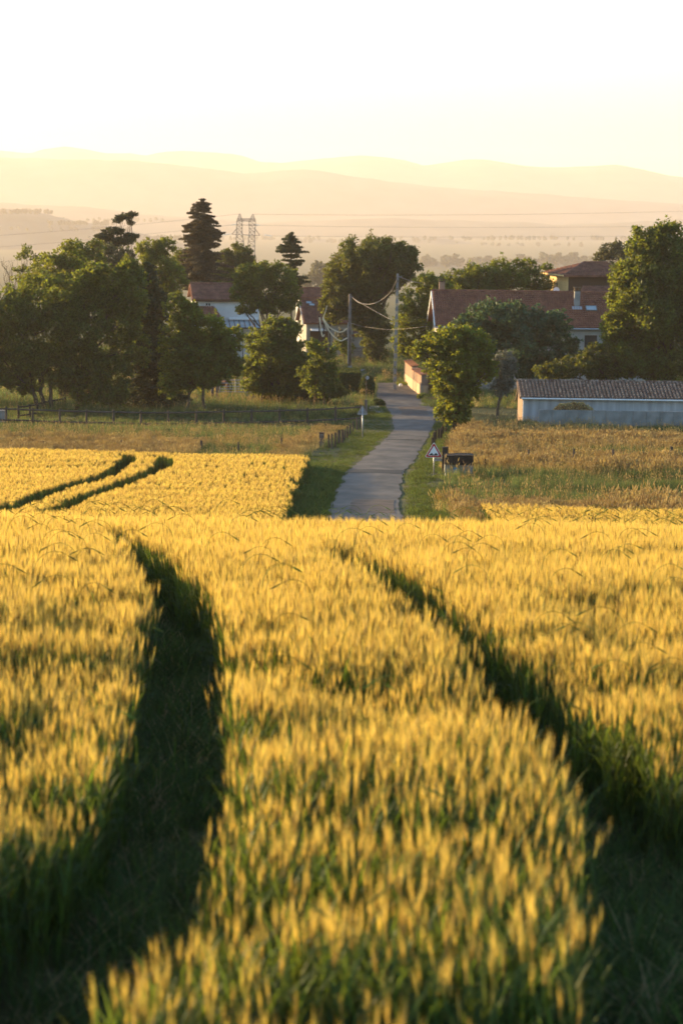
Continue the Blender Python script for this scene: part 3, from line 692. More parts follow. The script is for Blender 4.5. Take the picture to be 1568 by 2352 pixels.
tree('broadleaf_tree', 'rounded tree behind the left edge tree with its top lit against the haze', [(120, 615, 45, 32), (165, 588, 42, 35), (150, 655, 70, 40), (100, 655, 60, 40), (200, 640, 40, 35)], 222, [(150, 760)], 'yel', 6, dens=.9)
tree('broadleaf_tree', 'tree just left of the windswept pine with feathery sunlit top', [(190, 575, 28, 24), (215, 590, 34, 30), (185, 620, 45, 38), (222, 560, 16, 12)], 240, [(205, 760)], 'mid', 7, dens=.9)
tree('windswept_pine', 'dark flat topped pine leaning to the right above the left trees', [(300, 493, 16, 7), (284, 500, 20, 7), (268, 508, 12, 5), (300, 512, 10, 6), (262, 530, 26, 9), (240, 544, 24, 8), (300, 541, 19, 6), (285, 552, 28, 9), (250, 560, 30, 12)], 260, [(268, 780)], 'conif', 8, size=.17, clump=.34, tr=.15, dens=1.4, cat='conifer')
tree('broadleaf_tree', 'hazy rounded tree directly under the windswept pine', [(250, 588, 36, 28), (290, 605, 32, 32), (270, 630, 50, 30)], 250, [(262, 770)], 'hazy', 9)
tree('broadleaf_tree', 'tall soft green tree between the windswept pine and the big cedar', [(342, 572, 32, 24), (378, 567, 28, 20), (358, 615, 55, 42), (400, 640, 35, 34), (380, 665, 35, 18)], 243, [(372, 770)], 'yel', 10, size=.18)
conifer('cedar', 'tallest tree, dark cedar with tiered branches rising over the left house', (448, 690), (466, 457), [(459, 461, 470), (463, 446, 478), (470, 438, 487), (478, 436, 484), (487, 428, 488), (497, 436, 494), (505, 434, 503), (514, 424, 508), (528, 411, 520), (536, 420, 514), (543, 411, 518), (560, 418, 512), (580, 410, 520), (610, 400, 535), (640, 396, 545), (664, 412, 540)], 290, 'cedar', 11, droop=.05, step=5.2, tr=.30, size=.22, gap=.6, dens=1.3)
tree('broadleaf_tree', 'dark domed tree growing behind the right side of the big cedar', [(545, 588, 38, 26), (520, 605, 40, 30), (566, 606, 24, 24), (500, 640, 70, 30), (430, 610, 45, 50)], 305, [(540, 680)], 'dark', 12, dens=1.1)
conifer('pine', 'slender tiered pine to the right of the pylon', (670, 720), (668, 538), [(539, 662, 674), (546, 647, 682), (557, 650, 699), (565, 640, 690), (574, 629, 706), (584, 640, 709), (592, 652, 690), (602, 648, 707), (616, 655, 690), (632, 655, 701), (648, 652, 717), (658, 660, 700)], 280, 'conif', 13, droop=-.03, step=7.5, tr=.16, size=.24, gap=.8, dens=1.2)
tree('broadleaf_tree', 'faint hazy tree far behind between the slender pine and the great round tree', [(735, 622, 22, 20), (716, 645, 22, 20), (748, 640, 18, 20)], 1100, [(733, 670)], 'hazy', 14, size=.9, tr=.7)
tree('broadleaf_tree', 'spreading tree with bent dark trunk in front of the white house', [(560, 640, 32, 32), (600, 632, 40, 33), (640, 640, 42, 38), (660, 680, 33, 33), (590, 690, 45, 32), (548, 672, 22, 24), (630, 702, 45, 20), (560, 712, 24, 8)], 240, [(614, 790)], 'mid', 15, tr=.20)
tree('broadleaf_tree', 'full green bushy tree behind the rail fence, left of the sapling by the clipped hedge', [(600, 785, 45, 38), (650, 772, 48, 38), (640, 825, 70, 50), (690, 840, 45, 45), (595, 848, 42, 38), (625, 742, 22, 13), (660, 748, 30, 15), (640, 880, 66, 28), (700, 880, 40, 25), (590, 885, 40, 20)], 203, [(640, 915), (600, 915)], 'mid', 16, tr=.14)
tree('broadleaf_tree', 'light feathery sapling with thin stems beside the clipped hedge', [(720, 795, 24, 18), (745, 830, 36, 42), (722, 862, 42, 36), (755, 865, 26, 28), (766, 806, 12, 12), (735, 888, 46, 24)], 198, [(720, 925), (745, 925)], 'mid', 17, tr=.06, dens=.9)
tree('oak', 'great round oak with a thick ivy clad trunk above the bend of the lane', [(860, 590, 85, 48), (810, 622, 52, 50), (920, 600, 50, 42), (790, 665, 50, 48), (771, 705, 34, 42), (830, 695, 52, 42), (850, 745, 48, 38), (918, 635, 32, 16), (862, 795, 30, 42), (890, 640, 40, 26), (800, 640, 55, 50), (840, 650, 60, 50)], 273, [(857, 842)], 'dark', 18, tr=.48, size=.23, dens=1.25, clump=.23)
tree('broadleaf_tree', 'golden green tree behind the concrete pole and the farmhouse gable', [(985, 652, 38, 26), (958, 692, 42, 42), (940, 740, 38, 42), (978, 740, 36, 48), (1008, 660, 36, 26), (928, 790, 32, 28), (962, 800, 36, 28)], 243, [(985, 862)], 'yel', 19, tr=.18)
tree('broadleaf_tree', 'loose tree rising behind the left part of the farmhouse ridge', [(1060, 642, 42, 28), (1100, 630, 40, 30), (1080, 665, 60, 22)], 262, [(1075, 780)], 'mid', 20)
tree('broadleaf_tree', 'airy tree with forked top behind the middle of the farmhouse ridge', [(1150, 620, 38, 28), (1128, 650, 40, 28), (1175, 645, 40, 28), (1190, 605, 14, 10)], 264, [(1150, 780)], 'yel', 21, clump=.34)
tree('broadleaf_tree', 'narrow tree with tufted top left of the house with timber cladding', [(1212, 610, 20, 16), (1215, 640, 34, 28), (1240, 655, 28, 22), (1232, 618, 10, 8)], 266, [(1220, 780)], 'mid', 22, clump=.34)
tree('broadleaf_tree', 'small dark tree seen past the left eave of the house with timber cladding', [(1254, 612, 14, 9), (1262, 628, 18, 12)], 300, [(1258, 700)], 'mid', 23)
tree('broadleaf_tree', 'hazy grey green tree behind the house with timber cladding, left of the big right tree', [(1402, 575, 24, 22), (1382, 590, 22, 12), (1425, 590, 26, 30), (1415, 560, 12, 10)], 330, [(1405, 700)], 'hazy', 24, size=.28)
tree('walnut', 'sunlit tree standing in the grass right of the lane, foliage down to the ground', [(1040, 780, 58, 32), (1085, 790, 48, 42), (1000, 788, 32, 32), (1052, 840, 62, 48), (1100, 848, 36, 38), (1010, 845, 32, 32), (1045, 905, 38, 46), (1040, 946, 32, 20), (1122, 845, 22, 32), (1045, 870, 48, 34), (1022, 890, 30, 40), (1072, 900, 28, 44), (1040, 950, 44, 24), (965, 800, 18, 20)], 163, [(1044, 968)], 'yel', 25, tr=.15, size=.19)
tree('plane_tree', 'wide bluish green plane tree in front of the farmhouse roof', [(1130, 728, 62, 34), (1190, 732, 62, 36), (1260, 748, 55, 36), (1088, 752, 48, 33), (1220, 795, 80, 48), (1150, 795, 70, 48), (1300, 792, 26, 42), (1180, 842, 78, 36), (1262, 840, 50, 32)], 212, [(1185, 880), (1262, 880)], 'plane', 26, size=.27, tr=.2)
tree('olive_tree', 'small silvery grey olive tree with bare trunk beside the long barn', [(1155, 832, 30, 28), (1164, 862, 26, 32), (1150, 890, 26, 22)], 178, [(1142, 955)], 'olive', 27, size=.14, tr=.12, dens=1.1)
tree('bush', 'dark spreading shrubs behind the ridge of the long barn', [(1330, 842, 58, 26), (1272, 852, 48, 22), (1400, 850, 62, 26), (1375, 815, 45, 25)], 206, [(1330, 880), (1400, 880)], 'dark', 28, cat='shrub')
tree('broadleaf_tree', 'huge dense tree filling the right edge above the long barn', [(1475, 562, 44, 42), (1530, 555, 58, 42), (1442, 640, 42, 45), (1490, 640, 75, 60), (1560, 640, 70, 70), (1412, 745, 34, 38), (1470, 740, 82, 68), (1550, 755, 80, 78), (1448, 822, 72, 42), (1530, 835, 80, 40), (1620, 700, 70, 120), (1500, 700, 90, 90), (1420, 690, 30, 50), (1410, 800, 40, 50)], 207, [(1500, 885), (1545, 885)], 'mid', 29, tr=.28, size=.22, dens=1.25)
tree('shrub', 'small grey green shrub in front of the house behind the wooden pole', [(783, 772, 20, 16), (797, 785, 14, 12)], 280, [(786, 830)], 'olive', 30, cat='shrub', tr=.05)
tree('broadleaf_tree', 'young tree with thin stem between the wooden pole and the far white wall', [(795, 800, 20, 16), (782, 790, 14, 12)], 268, [(792, 838)], 'mid', 31, tr=.05, size=.16)

# far trees in the haze
def far_wood(name, label, spans, d, seed, hgt=(14, 26), size=1.4):
    g = np.random.default_rng(seed); cen = []; rad = []
    for x0, x1, yb, n in spans:
        for i in range(n):
            x = g.uniform(x0, x1); h = g.uniform(*hgt); w = h*g.uniform(.35, .6); dd = d*(1+g.uniform(-.03, .03)); s = dd/F
            for k in range(7):
                t = g.uniform(.1, 1); p = P(x+g.normal(0, w*.35), yb-h*t, dd); cen.append(tuple(p)); rad.append(w*s*g.uniform(.35, .7)*(1.1-.5*t))
    cen = np.array(cen); rad = np.array(rad); cnt = np.full(len(cen), 45)
    V, Fq = leaf_cloud(cen, rad, cnt, size, g); tag(npmesh(name, V, Fq, LM['hazy']), label, kind='stuff')
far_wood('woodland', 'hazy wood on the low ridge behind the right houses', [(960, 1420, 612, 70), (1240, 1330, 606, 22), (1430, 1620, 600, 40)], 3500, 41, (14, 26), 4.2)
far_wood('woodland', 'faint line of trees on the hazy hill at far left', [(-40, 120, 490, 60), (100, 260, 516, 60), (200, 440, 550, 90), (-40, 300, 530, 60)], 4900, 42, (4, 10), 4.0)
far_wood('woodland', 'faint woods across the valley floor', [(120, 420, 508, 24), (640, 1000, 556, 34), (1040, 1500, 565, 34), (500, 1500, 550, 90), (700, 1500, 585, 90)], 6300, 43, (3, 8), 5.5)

# the row of trees goes on past the left edge of the picture and shades the meadow
tree('broadleaf_tree', 'first tree beyond the left edge of the picture, continuing the row', [(-150, 700, 90, 75), (-190, 800, 80, 80), (-110, 820, 70, 70)], 196, [(-150, 950)], 'mid', 51, size=.3, dens=.7)
tree('broadleaf_tree', 'second tree beyond the left edge of the picture, continuing the row', [(-330, 690, 100, 80), (-380, 800, 90, 80), (-290, 820, 80, 70)], 205, [(-330, 940)], 'mid', 52, size=.3, dens=.7)

for i_, (tx, ty, hh3) in enumerate(((-64, 174, 9.5), (-72, 185, 10))):  # unseen trees added so that their shadows fall on the left meadow
    qx = tx/ty*F+784; sc3 = F/ty; zb3 = 1176-(math.tan(PITCH)*ty+gz(tx, ty))*F/ty*1.0
    by = hit(0, 900, 0).y
    # ground row of this depth at the far left, found by projection
    yb3 = min(range(700, 1400), key=lambda q: abs(P(qx, q, ty).z-gz(tx, ty)))
    tree('field_tree', ['nearer of two trees beyond the left edge beside the meadow', 'farther of two trees beyond the left edge beside the meadow'][i_], [(qx-40, yb3-hh3*sc3*.6, 80, 85), (qx+60, yb3-hh3*sc3*.62, 80, 80), (qx, yb3-hh3*sc3*.85, 80, 50), (qx+10, yb3-hh3*sc3*.3, 110, 60)], ty, [(qx, yb3)], 'mid', 60+i_, size=.34, dens=.6)

tree('bush', 'low dark shrubs under the spruce, behind the rail fence', [(330, 915, 60, 22), (270, 920, 45, 18), (390, 918, 45, 20)], 200, [(330, 940)], 'dark', 71, cat='shrub', tr=.05)  # these three shrubs are added where grass lies dark in tree shade
tree('bush', 'low dark shrubs right of the field gate under the full bushy tree', [(625, 905, 38, 16), (675, 903, 45, 18)], 206, [(650, 920)], 'dark', 72, cat='shrub', tr=.05)
tree('bush', 'low dark shrubs between the sapling and the clipped hedge', [(730, 904, 45, 16), (775, 900, 28, 16)], 203, [(750, 920)], 'dark', 73, cat='shrub', tr=.05)

# ------------------------------------------------------------------ buildings
class Frame:
    """local axes of a building: origin at its front left ground corner, u along the front, w to the back"""
    def __init__(s, o, ang):
        s.o = Vector(o); a = math.radians(ang); s.u = Vector((math.cos(a), math.sin(a), 0)); s.w = Vector((-math.sin(a), math.cos(a), 0)); s.z = Vector((0, 0, 1))
    def p(s, a, b, c): return s.o+s.u*a+s.w*b+s.z*c
    def box(s, mb, a0, a1, b0, b1, c0, c1, mi=0): mb.box(s.p((a0+a1)/2, (b0+b1)/2, (c0+c1)/2), a1-a0, b1-b0, c1-c0, s.u, s.w, s.z, mi)
def tiled_slope(mb, A, B, C_, D, rows, lift=.075, thick=.14, wave=None, mi=0):
    """tiled roof plane; A-B is the eave, D-C the ridge; overlapping courses, wavy along the course"""
    A, B, C_, D = map(Vector, (A, B, C_, D)); n = (B-A).cross(D-A).normalized()
    if n.z < 0: n = -n
    mb.prism([A-n*.012, B-n*.012, C_-n*.012, D-n*.012], -n*thick, mi)
    for r_ in range(rows):
        t0 = r_/rows; t1 = (r_+1.12)/rows
        if t1 > 1: t1 = 1
        a = A.lerp(D, t0); b = B.lerp(C_, t0); c = B.lerp(C_, t1); d = A.lerp(D, t1); L = (b-a).length
        seg = max(2, int(L/(wave or .24))); 
        ev = []
        for k in range(seg):
            f0 = (k+.04)/seg; f1 = (k+.96)/seg; fm = (f0+f1)/2; j = random.uniform(-.012, .012)
            p0 = a.lerp(b, f0); p1 = a.lerp(b, f1); pm = a.lerp(b, fm); q0 = d.lerp(c, f0); q1 = d.lerp(c, f1); qm = d.lerp(c, fm)
            h = lift+j; hh = lift*1.9+j
            vs = [p0+n*h, pm+n*hh, p1+n*h, q1+n*.012, qm+n*(.012+lift*.7), q0+n*.012, p0, pm, p1]
            mb.add(vs, [(0, 1, 4, 5), (1, 2, 3, 4), (0, 6, 7, 1), (1, 7, 8, 2)], mi)
def gable_house(fr, W, D, He, Hr, wallm, roofm, root, rows=14, over=.45, ridge_mat=None):
    """walls with two gable ends (left and right) and two tiled slopes; front is b = 0"""
    mb = MB()
    mb.prism([fr.p(0, 0, -1), fr.p(0, D, -1), fr.p(0, D, He), fr.p(0, D/2, Hr-.15), fr.p(0, 0, He)], fr.u*W)
    wall = mb.build('wall', wallm, root)
    mb = MB(); s = (Hr-He)/(D/2)
    tiled_slope(mb, fr.p(-over, -over, He-over*s+.1), fr.p(W+over, -over, He-over*s+.1), fr.p(W+over, D/2, Hr+.1), fr.p(-over, D/2, Hr+.1), rows)
    tiled_slope(mb, fr.p(-over, D+over, He-over*s+.1), fr.p(W+over, D+over, He-over*s+.1), fr.p(W+over, D/2+.01, Hr+.1), fr.p(-over, D/2+.01, Hr+.1), rows, mi=0)
    x = -over
    while x < W+over-.3:
        mb.tube([fr.p(x, D/2, Hr+.14), fr.p(x+.40, D/2, Hr+.17)], [.12, .14], 8); x += .37
    return wall, mb.build('roof', roofm, root)

# farmhouse on the right
d0 = 232; o = P(1009, 800, d0); o.z = gz(o.x, o.y)
fr = Frame(o, 2.0)
fh = thing('farmhouse', o, 'long farmhouse with red tiled roof, white gable verge and skylight behind the plane tree', 'house')
He = P(1200, 750, d0).z-o.z; Hr = P(1200, 671, d0+5).z-o.z
Wd = (1500-1009)*d0/F
wall, roof = gable_house(fr, Wd, 9.5, He+.15, Hr-.1, M['cream'], M['tile'], fh, 17, .5)
sl_ = (Hr-He-.25)/(4.75)
vb = MB()                                     # white verge boards of the gable
for sgn, b0 in ((1, -.5), (-1, 10.0)):
    z0 = He+.15-.5*sl_+.1
    vb.bar(fr.p(-.55, b0, z0-.05), fr.p(-.55, 4.75, Hr-.1+.02), .07, .24)
vb.build('verge_board', M['whitepaint'], fh)
def on_slope(px, py):
    """(a, b) on the front slope of the farmhouse roof seen at a display pixel"""
    A = fr.p(0, -.5, He+.15-.5*sl_+.1); n = (fr.u).cross(fr.p(0, 4.75, Hr)-fr.p(0, 0, Hr-sl_*4.75)).normalized(); r = ray(px, py)
    return r*(A.dot(n)/r.dot(n)), n, (fr.p(0, 4.75, Hr)-fr.p(0, 0, Hr-sl_*4.75)).normalized()
def chimney(mb_parent, px0, px1, pyt, pyb, m, cap, nm='chimney'):
    c, n, sv = on_slope((px0+px1)/2, pyb); w = (px1-px0)*c.y/F; top = P((px0+px1)/2, pyt, c.y).z; mb = MB()
    mb.box((c.x, c.y+w/2, (c.z+top)/2-.3), w, w, top-c.z+.6, fr.u, fr.w)
    ch = mb.build(nm, m, mb_parent); mb = MB()
    mb.box((c.x, c.y+w/2, top+.05), w*1.25, w*1.25, .1, fr.u, fr.w); mb.box((c.x-w*.4, c.y+w/2, top+.2), .1, w, .2, fr.u, fr.w); mb.box((c.x+w*.4, c.y+w/2, top+.2), .1, w, .2, fr.u, fr.w); mb.box((c.x, c.y+w/2, top+.34), w*1.3, w*1.3, .07, fr.u, fr.w)
    mb.build('chimney_cap', cap, ch); return ch, c, w
ch, c, w = chimney(roof, 1317.8, 1330.5, 669, 706, M['concrete'], M['bark'])
c2, n2, sv2 = on_slope(1324, 709); mb = MB(); mb.box(c2+n2*.09, .98, .5, .03, fr.u, sv2, n2); mb.build('chimney_flashing', M['zinc'], roof)
mb = MB(); rp = fr.p((1021-1009)*d0/F*1.05, 5.6, Hr+.2); mb.box(rp, .55, .5, 1.3, fr.u, fr.w); ch2 = mb.build('chimney', M['pink'], roof)
mb = MB(); mb.box(rp+Vector((0, 0, .72)), .68, .62, .08, fr.u, fr.w); mb.box(rp+Vector((0, 0, .92)), .62, .56, .06, fr.u, fr.w); [mb.box(rp+Vector((sx*.22, 0, .83)), .08, .4, .14, fr.u, fr.w) for sx in (-1, 1)]; mb.build('chimney_cap', M['bark'], ch2)
c3, n3, sv3 = on_slope(1356.5, 710); mb = MB()
for sx in (-1, 1): mb.box(c3+fr.u*sx*.50+n3*.12, .07, .72, .09, fr.u, sv3, n3)
for sy in (-1, 1): mb.box(c3+sv3*sy*.38+n3*.12, 1.07, .07, .09, fr.u, sv3, n3)
sk = mb.build('skylight', M['steel'], roof); mb = MB(); mb.box(c3+n3*.13, .93, .69, .02, fr.u, sv3, n3); mb.build('pane', M['skyglass'], sk)
mb = MB(); gz0 = He+.15-.5*sl_+.06
mb.tube([fr.p(-.45, -.58, gz0-.06), fr.p(Wd+.45, -.58, gz0-.06)], .075, 8); mb.build('gutter', M['zinc'], fh)
def window(fr_, root, a0, a1, c0, c1, pane, frame, b=0, bars=1, sill=True, recess=.03):
    mb = MB(); t = .07
    fr_.box(mb, a0, a0+t, b-.05, b-.002, c0, c1); fr_.box(mb, a1-t, a1, b-.05, b-.002, c0, c1)
    fr_.box(mb, a0+t, a1-t, b-.05, b-.002, c1-t, c1); fr_.box(mb, a0+t, a1-t, b-.05, b-.002, c0, c0+t)
    for k in range(bars):
        m_ = a0+(a1-a0)*(k+1)/(bars+1); fr_.box(mb, m_-.03, m_+.03, b-.045, b-.002, c0+t, c1-t)
    wdw = mb.build('window', frame, root); mb = MB(); fr_.box(mb, a0+t, a1-t, b-.03, b-.004, c0+t, c1-t); mb.build('pane', pane, wdw)
    if sill: mb = MB(); fr_.box(mb, a0-.08, a1+.08, b-.12, b-.003, c0-.09, c0-.003); mb.build('sill', M['concrete'], wdw)
    return wdw
def loc(fr_, px, py):                          # (a, c) on the front wall plane for a display pixel
    r = ray(px, py); q = r*(fr_.o.dot(fr_.w)/r.dot(fr_.w)); return (q-fr_.o).dot(fr_.u), q.z-fr_.o.z
a0, c1 = loc(fr, 1342, 770); a1, c0 = loc(fr, 1369, 801); window(fr, fh, a0, a1, c0, c1, M['glass'], M['darkwood'])
for wx in (1150, 1225, 1430):
    a0, c1 = loc(fr, wx, 772); a1, c0 = loc(fr, wx+22, 800); window(fr, fh, a0, a1, c0, c1, M['glass'], M['darkwood'])

# tall house with timber cladding behind the farmhouse
d1 = 262; o = P(1303, 700, d1); o.z = gz(o.x, o.y)
fr4 = Frame(o, 14); zt = P(1303, 632, d1).z-o.z; Wd4 = 7.0; D4 = 6.0
hc = thing('cladded_house', o, 'tall house with sunlit yellow timber side and hipped brown roof behind the farmhouse ridge', 'house')
mb = MB(); fr4.box(mb, 0, Wd4, 0, D4, -1, zt); wl = mb.build('wall', M['brown'], hc)
mb = MB(); zc = 0.2
while zc < zt-.1: fr4.box(mb, -.07, -.004, .0, D4, zc, zc+.235); zc += .25
mb.build('timber_cladding', M['clad'], hc)
mb = MB(); fr4.box(mb, -.10, -.071, 3.4, 4.6, zt-1.75, zt-.95); wq = mb.build('window', M['darkwood'], hc)
mb = MB(); fr4.box(mb, -.115, -.101, 3.5, 4.5, zt-1.65, zt-1.05); mb.build('pane', M['glass'], wq)
mb = MB(); ov = .85; e = zt-.02; hgt = P(1355, 603, d1+3).z-P(1355, 632, d1).z
A_, B_, C2, D2 = fr4.p(-ov, -ov, e), fr4.p(Wd4+ov, -ov, e), fr4.p(Wd4+ov, D4+ov, e), fr4.p(-ov, D4+ov, e)
R1, R2 = fr4.p(D4/2-.2, D4/2, e+hgt), fr4.p(Wd4-1.5, D4/2, e+hgt)
tiled_slope(mb, A_, B_, R2, R1, 11); tiled_slope(mb, D2, A_, R1+Vector((0, 0, .001)), R1, 11); tiled_slope(mb, C2, D2, R1, R2, 11); tiled_slope(mb, B_, C2, R2, R2+Vector((0, 0, .001)), 11)
mb.tube([A_+Vector((0, 0, .08)), R1+Vector((0, 0, .1))], .10, 6); mb.tube([R1+Vector((0, 0, .1)), R2+Vector((0, 0, .1))], .10, 6)
mb.build('roof', M['tile2'], hc)
mb = MB(); mb.bar(D2-fr4.u*.03, A_-fr4.u*.03, .05, .16); mb.build('fascia_board', M['clad'], hc)
mb = MB(); q0 = P(1332, 676, 258); lw = 4.2; frl = Frame(q0, 2)
tiled_slope(mb, frl.p(-.2, 0, 0), frl.p(lw+1, 0, 0), frl.p(lw+1, 2.2, .80), frl.p(.5, 2.2, .80), 8); mb.build('lower_roof', M['tile2'], hc)
# satellite dish on the farmhouse ridge
dp = P(1277, 667, 238.5); dt = thing('satellite_dish', dp-Vector((0, 0, .6)), 'round white satellite dish standing on the farmhouse ridge', 'satellite dish')
mb = MB(); vs = [Vector((0, .10, 0))]; nn_ = 20
for ring, rr in ((1, .17), (2, .33)):
    for k in range(nn_): a = 6.283*k/nn_; vs.append(Vector((math.cos(a)*rr*.92, .10-.10*(rr/.33)**2, math.sin(a)*rr)))
vs = [dp+v for v in vs]; fs = [(0, 1+k, 1+(k+1) % nn_) for k in range(nn_)]+[(1+k, 1+nn_+k, 1+nn_+(k+1) % nn_, 1+(k+1) % nn_) for k in range(nn_)]
mb.add(vs, fs); mb.build('dish', M['whitepaint'], dt, True)
mb = MB(); mb.tube([dp+Vector((0, .12, 0)), dp+Vector((0, .2, -.15)), dp+Vector((0, .2, -.75))], .025, 6); mb.build('mast', M['metal'], dt)
mb = MB(); mb.tube([dp+Vector((0, 0, -.32)), dp+Vector((-.05, -.33, -.1))], .012, 5); mb.box(dp+Vector((-.05, -.35, -.08)), .06, .1, .06); mb.build('arm', M['steel'], dt)

# long barn
d2 = 186; o = hit(1199, 967, 0, 120); o = P(1199, 968, 184); o.z = gz(o.x, o.y)
frb = Frame(o, 0.3); hb_ = P(1300, 910, o.y).z-o.z; Wb = 24; Db = 4.6
bn = thing('long_barn', o, 'long low white walled barn with canal tile roof at the right edge', 'barn')
hr_ = P(1300, 876, o.y+3.2).z-o.z
mb = MB(); mb.prism([frb.p(0, 0, -1), frb.p(0, Db, -1), frb.p(0, Db, hr_-.15), frb.p(0, 3.2, hr_-.12), frb.p(0, 0, hb_-.06)], frb.u*Wb); mb.build('wall', M['greywall'], bn)
mb = MB(); mb.prism([frb.p(-.012, .01, -1), frb.p(-.012, Db, -1), frb.p(-.012, Db, hr_-.17), frb.p(-.012, 3.2, hr_-.14), frb.p(-.012, .01, hb_-.08)], -frb.u*.02); mb.build('end_wall', M['pink'], bn)
mb = MB(); ov = .38; n_ = int((Wb+.6)/.28)
e0 = Vector((0, 0, 0)); slope = (hr_-hb_)/3.2
mb.prism([frb.p(-.3, -ov, hb_-ov*slope-.02), frb.p(Wb+.3, -ov, hb_-ov*slope-.02), frb.p(Wb+.3, 3.25, hr_-.02), frb.p(-.3, 3.25, hr_-.02)], -Vector((0, 0, .09)))
for k in range(n_):                            # rows of half round canal tiles, each tile overlapping the next
    a = -.3+.14+k*.28; rows = 8; L = 3.25+ov
    for r_ in range(rows):
        t0 = r_/rows; t1 = min(1, (r_+1.15)/rows); jj = random.uniform(-.012, .012); pts = []
        b0 = -ov+L*t0; b1 = -ov+L*t1
        vs = []
        for bb, lift, rad_ in ((b0, .05, .118), (b1, .02, .100)):
            for q in range(6):
                an = math.pi*q/5; vs.append(frb.p(a+jj+math.cos(an)*rad_, bb, hb_+bb*slope+lift-.02+math.sin(an)*rad_*.85))
        mb.add(vs, [(q, q+1, q+7, q+6) for q in range(5)]+[(0, 1, 2, 3, 4, 5)])
for k in range(int(Wb/.4)+1):
    a = -.3+k*.4; mb.tube([frb.p(a, 3.26, hr_+.03), frb.p(a+.42, 3.26, hr_+.05)], [.10, .12], 8)
mb.build('roof', M['canal'], bn)
mb = MB(); mb.tube([frb.p(-.15, -ov-.06, hb_-ov*slope-.08), frb.p(Wb, -ov-.06, hb_-ov*slope-.08)], .06, 8); mb.tube([frb.p(-.1, -ov-.06, hb_-ov*slope-.1), frb.p(.02, -.07, hb_-.35), frb.p(.02, -.07, 0)], .035, 6); mb.build('gutter', M['whitepaint'], bn)

# concrete yard wall, manure heap, tarp
cw0 = P(1238, 965, 178.5); cw0.z = gz(cw0.x, cw0.y); frw = Frame(cw0, 0); hw_ = P(1300, 942, 178.5).z-cw0.z
mb = MB(); x = 0
while x < 14: frw.box(mb, x+.006, x+1.0-.006, 0, .12, -.3, hw_+random.uniform(-.012, .012)); x += 1.0
for k in range(15): frw.box(mb, k-.06, k+.06, -.05, -.003, -.3, hw_-.05)
ww = mb.build('concrete_wall', M['concrete']); tag(ww, 'low grey slab wall in the grass in front of the barn', 'wall')
mh = P(1316, 945, 180.6); mh.z = gz(mh.x, mh.y); heap = MB(); nx, ny = 60, 18; hz_ = P(1316, 920, 180.6).z-mh.z
vs = []; wx = (1372-1260)/2*180.6/F
for j in range(ny):
    for i in range(nx):
        u = i/(nx-1)*2-1; v = j/(ny-1)*2-1; b_ = max(0, 1-abs(u)**3.2)*max(0, 1-abs(v)**2.4)
        h = hz_*(b_**.55)*(.86+.14*float(vnoise(u*3, v*2, .5, 5)))+.10*float(vnoise(u*9, v*6, .6, 6))*b_
        vs.append((mh.x+u*wx*1.04, mh.y+v*1.1, mh.z-.1+h))
heap.add(vs, [(j*nx+i, j*nx+i+1, (j+1)*nx+i+1, (j+1)*nx+i) for j in range(ny-1) for i in range(nx-1)])
hp = heap.build('manure_heap', M['manure'], None, True); tag(hp, 'brown heap of straw manure behind the low slab wall', 'manure heap')
g_ = np.random.default_rng(77); k = g_.integers(0, len(vs), 2600); pv_ = np.array(vs)[k]+g_.normal(0, .04, (2600, 3))
V, Fq = leaf_cloud(pv_, np.full(2600, .03), np.full(2600, 1), .16, g_); npmesh('straw', V, Fq, M['gstraw'], hp)
tp_ = hit(1224, 971, .05, 120); mb = MB(); nx = 10
vs = [(tp_.x+(i/9-.5)*.85, tp_.y+(j/5-.5)*.9, gz(tp_.x, tp_.y)+.04+.16*math.sin(i/9*3.14)*math.sin(j/5*3.14)+random.uniform(0, .05)) for j in range(6) for i in range(10)]
mb.add(vs, [(j*10+i, j*10+i+1, (j+1)*10+i+1, (j+1)*10+i) for j in range(5) for i in range(9)])
tag(mb.build('tarpaulin', M['tarp']), 'crumpled blue tarpaulin in the grass by the barn corner', 'tarpaulin')

# white house on the left
d3 = 262; o = P(449, 760, d3); o.z = gz(o.x, o.y); frh = Frame(o, 7)
wh = thing('white_house', o, 'white house with brown red tiled roof and glass veranda between the left trees', 'house')
He = P(449, 686, d3).z-o.z; Hr = P(449, 654, d3+4).z-o.z; Wh = 6.9
wall, roof = gable_house(frh, Wh, 7.6, He, Hr, M['white'], M['tile2'], wh, 10, .45)
mb = MB(); frh.box(mb, -.4, Wh+.4, -.47, -.02, He-.28, He-.14); mb.build('eave_board', M['brown'], wh)
a0, c1 = loc(frh, 471, 692); a1, c0 = loc(frh, 485, 703.5)
window(frh, wh, a0, a1, c0, c1-.12, M['glass'], M['whitepaint'])
mb = MB(); frh.box(mb, a0-.03, a1+.03, -.08, -.003, c1-.10, c1+.20); mb.build('shutter_box', M['zinc'], wh)
for q in (547, 575): 
    a0, c1 = loc(frh, q, 698); a1, c0 = loc(frh, q+14, 716); window(frh, wh, a0, a1, c0, c1, M['glass'], M['whitepaint'])
a0, c1 = loc(frh, 526, 728); a1, c0 = loc(frh, 592, 733)
mb = MB(); frh.box(mb, a0, a1, -.30, -.003, c0, c1-.04); x = a0
while x < a1-.05: frh.box(mb, x, x+.06, -.34, -.301, c0-.10, c0+.02); x += .11
mb.build('awning_box', M['whitepaint'], wh)
a0, c1 = loc(frh, 514, 735); a1, c0 = loc(frh, 594, 750)
mb = MB(); mb.prism([frh.p(a0, -.05, c1), frh.p(a1, -.05, c1), frh.p(a1, -2.6, c0), frh.p(a0, -2.6, c0)], (0, 0, -.04)); vr = mb.build('veranda_roof', M['skyglass'], wh)
mb = MB()
for k in range(8): t = k/7; mb.bar(frh.p(a0+(a1-a0)*t, -.05, c1+.03), frh.p(a0+(a1-a0)*t, -2.62, c0+.03), .06, .06)
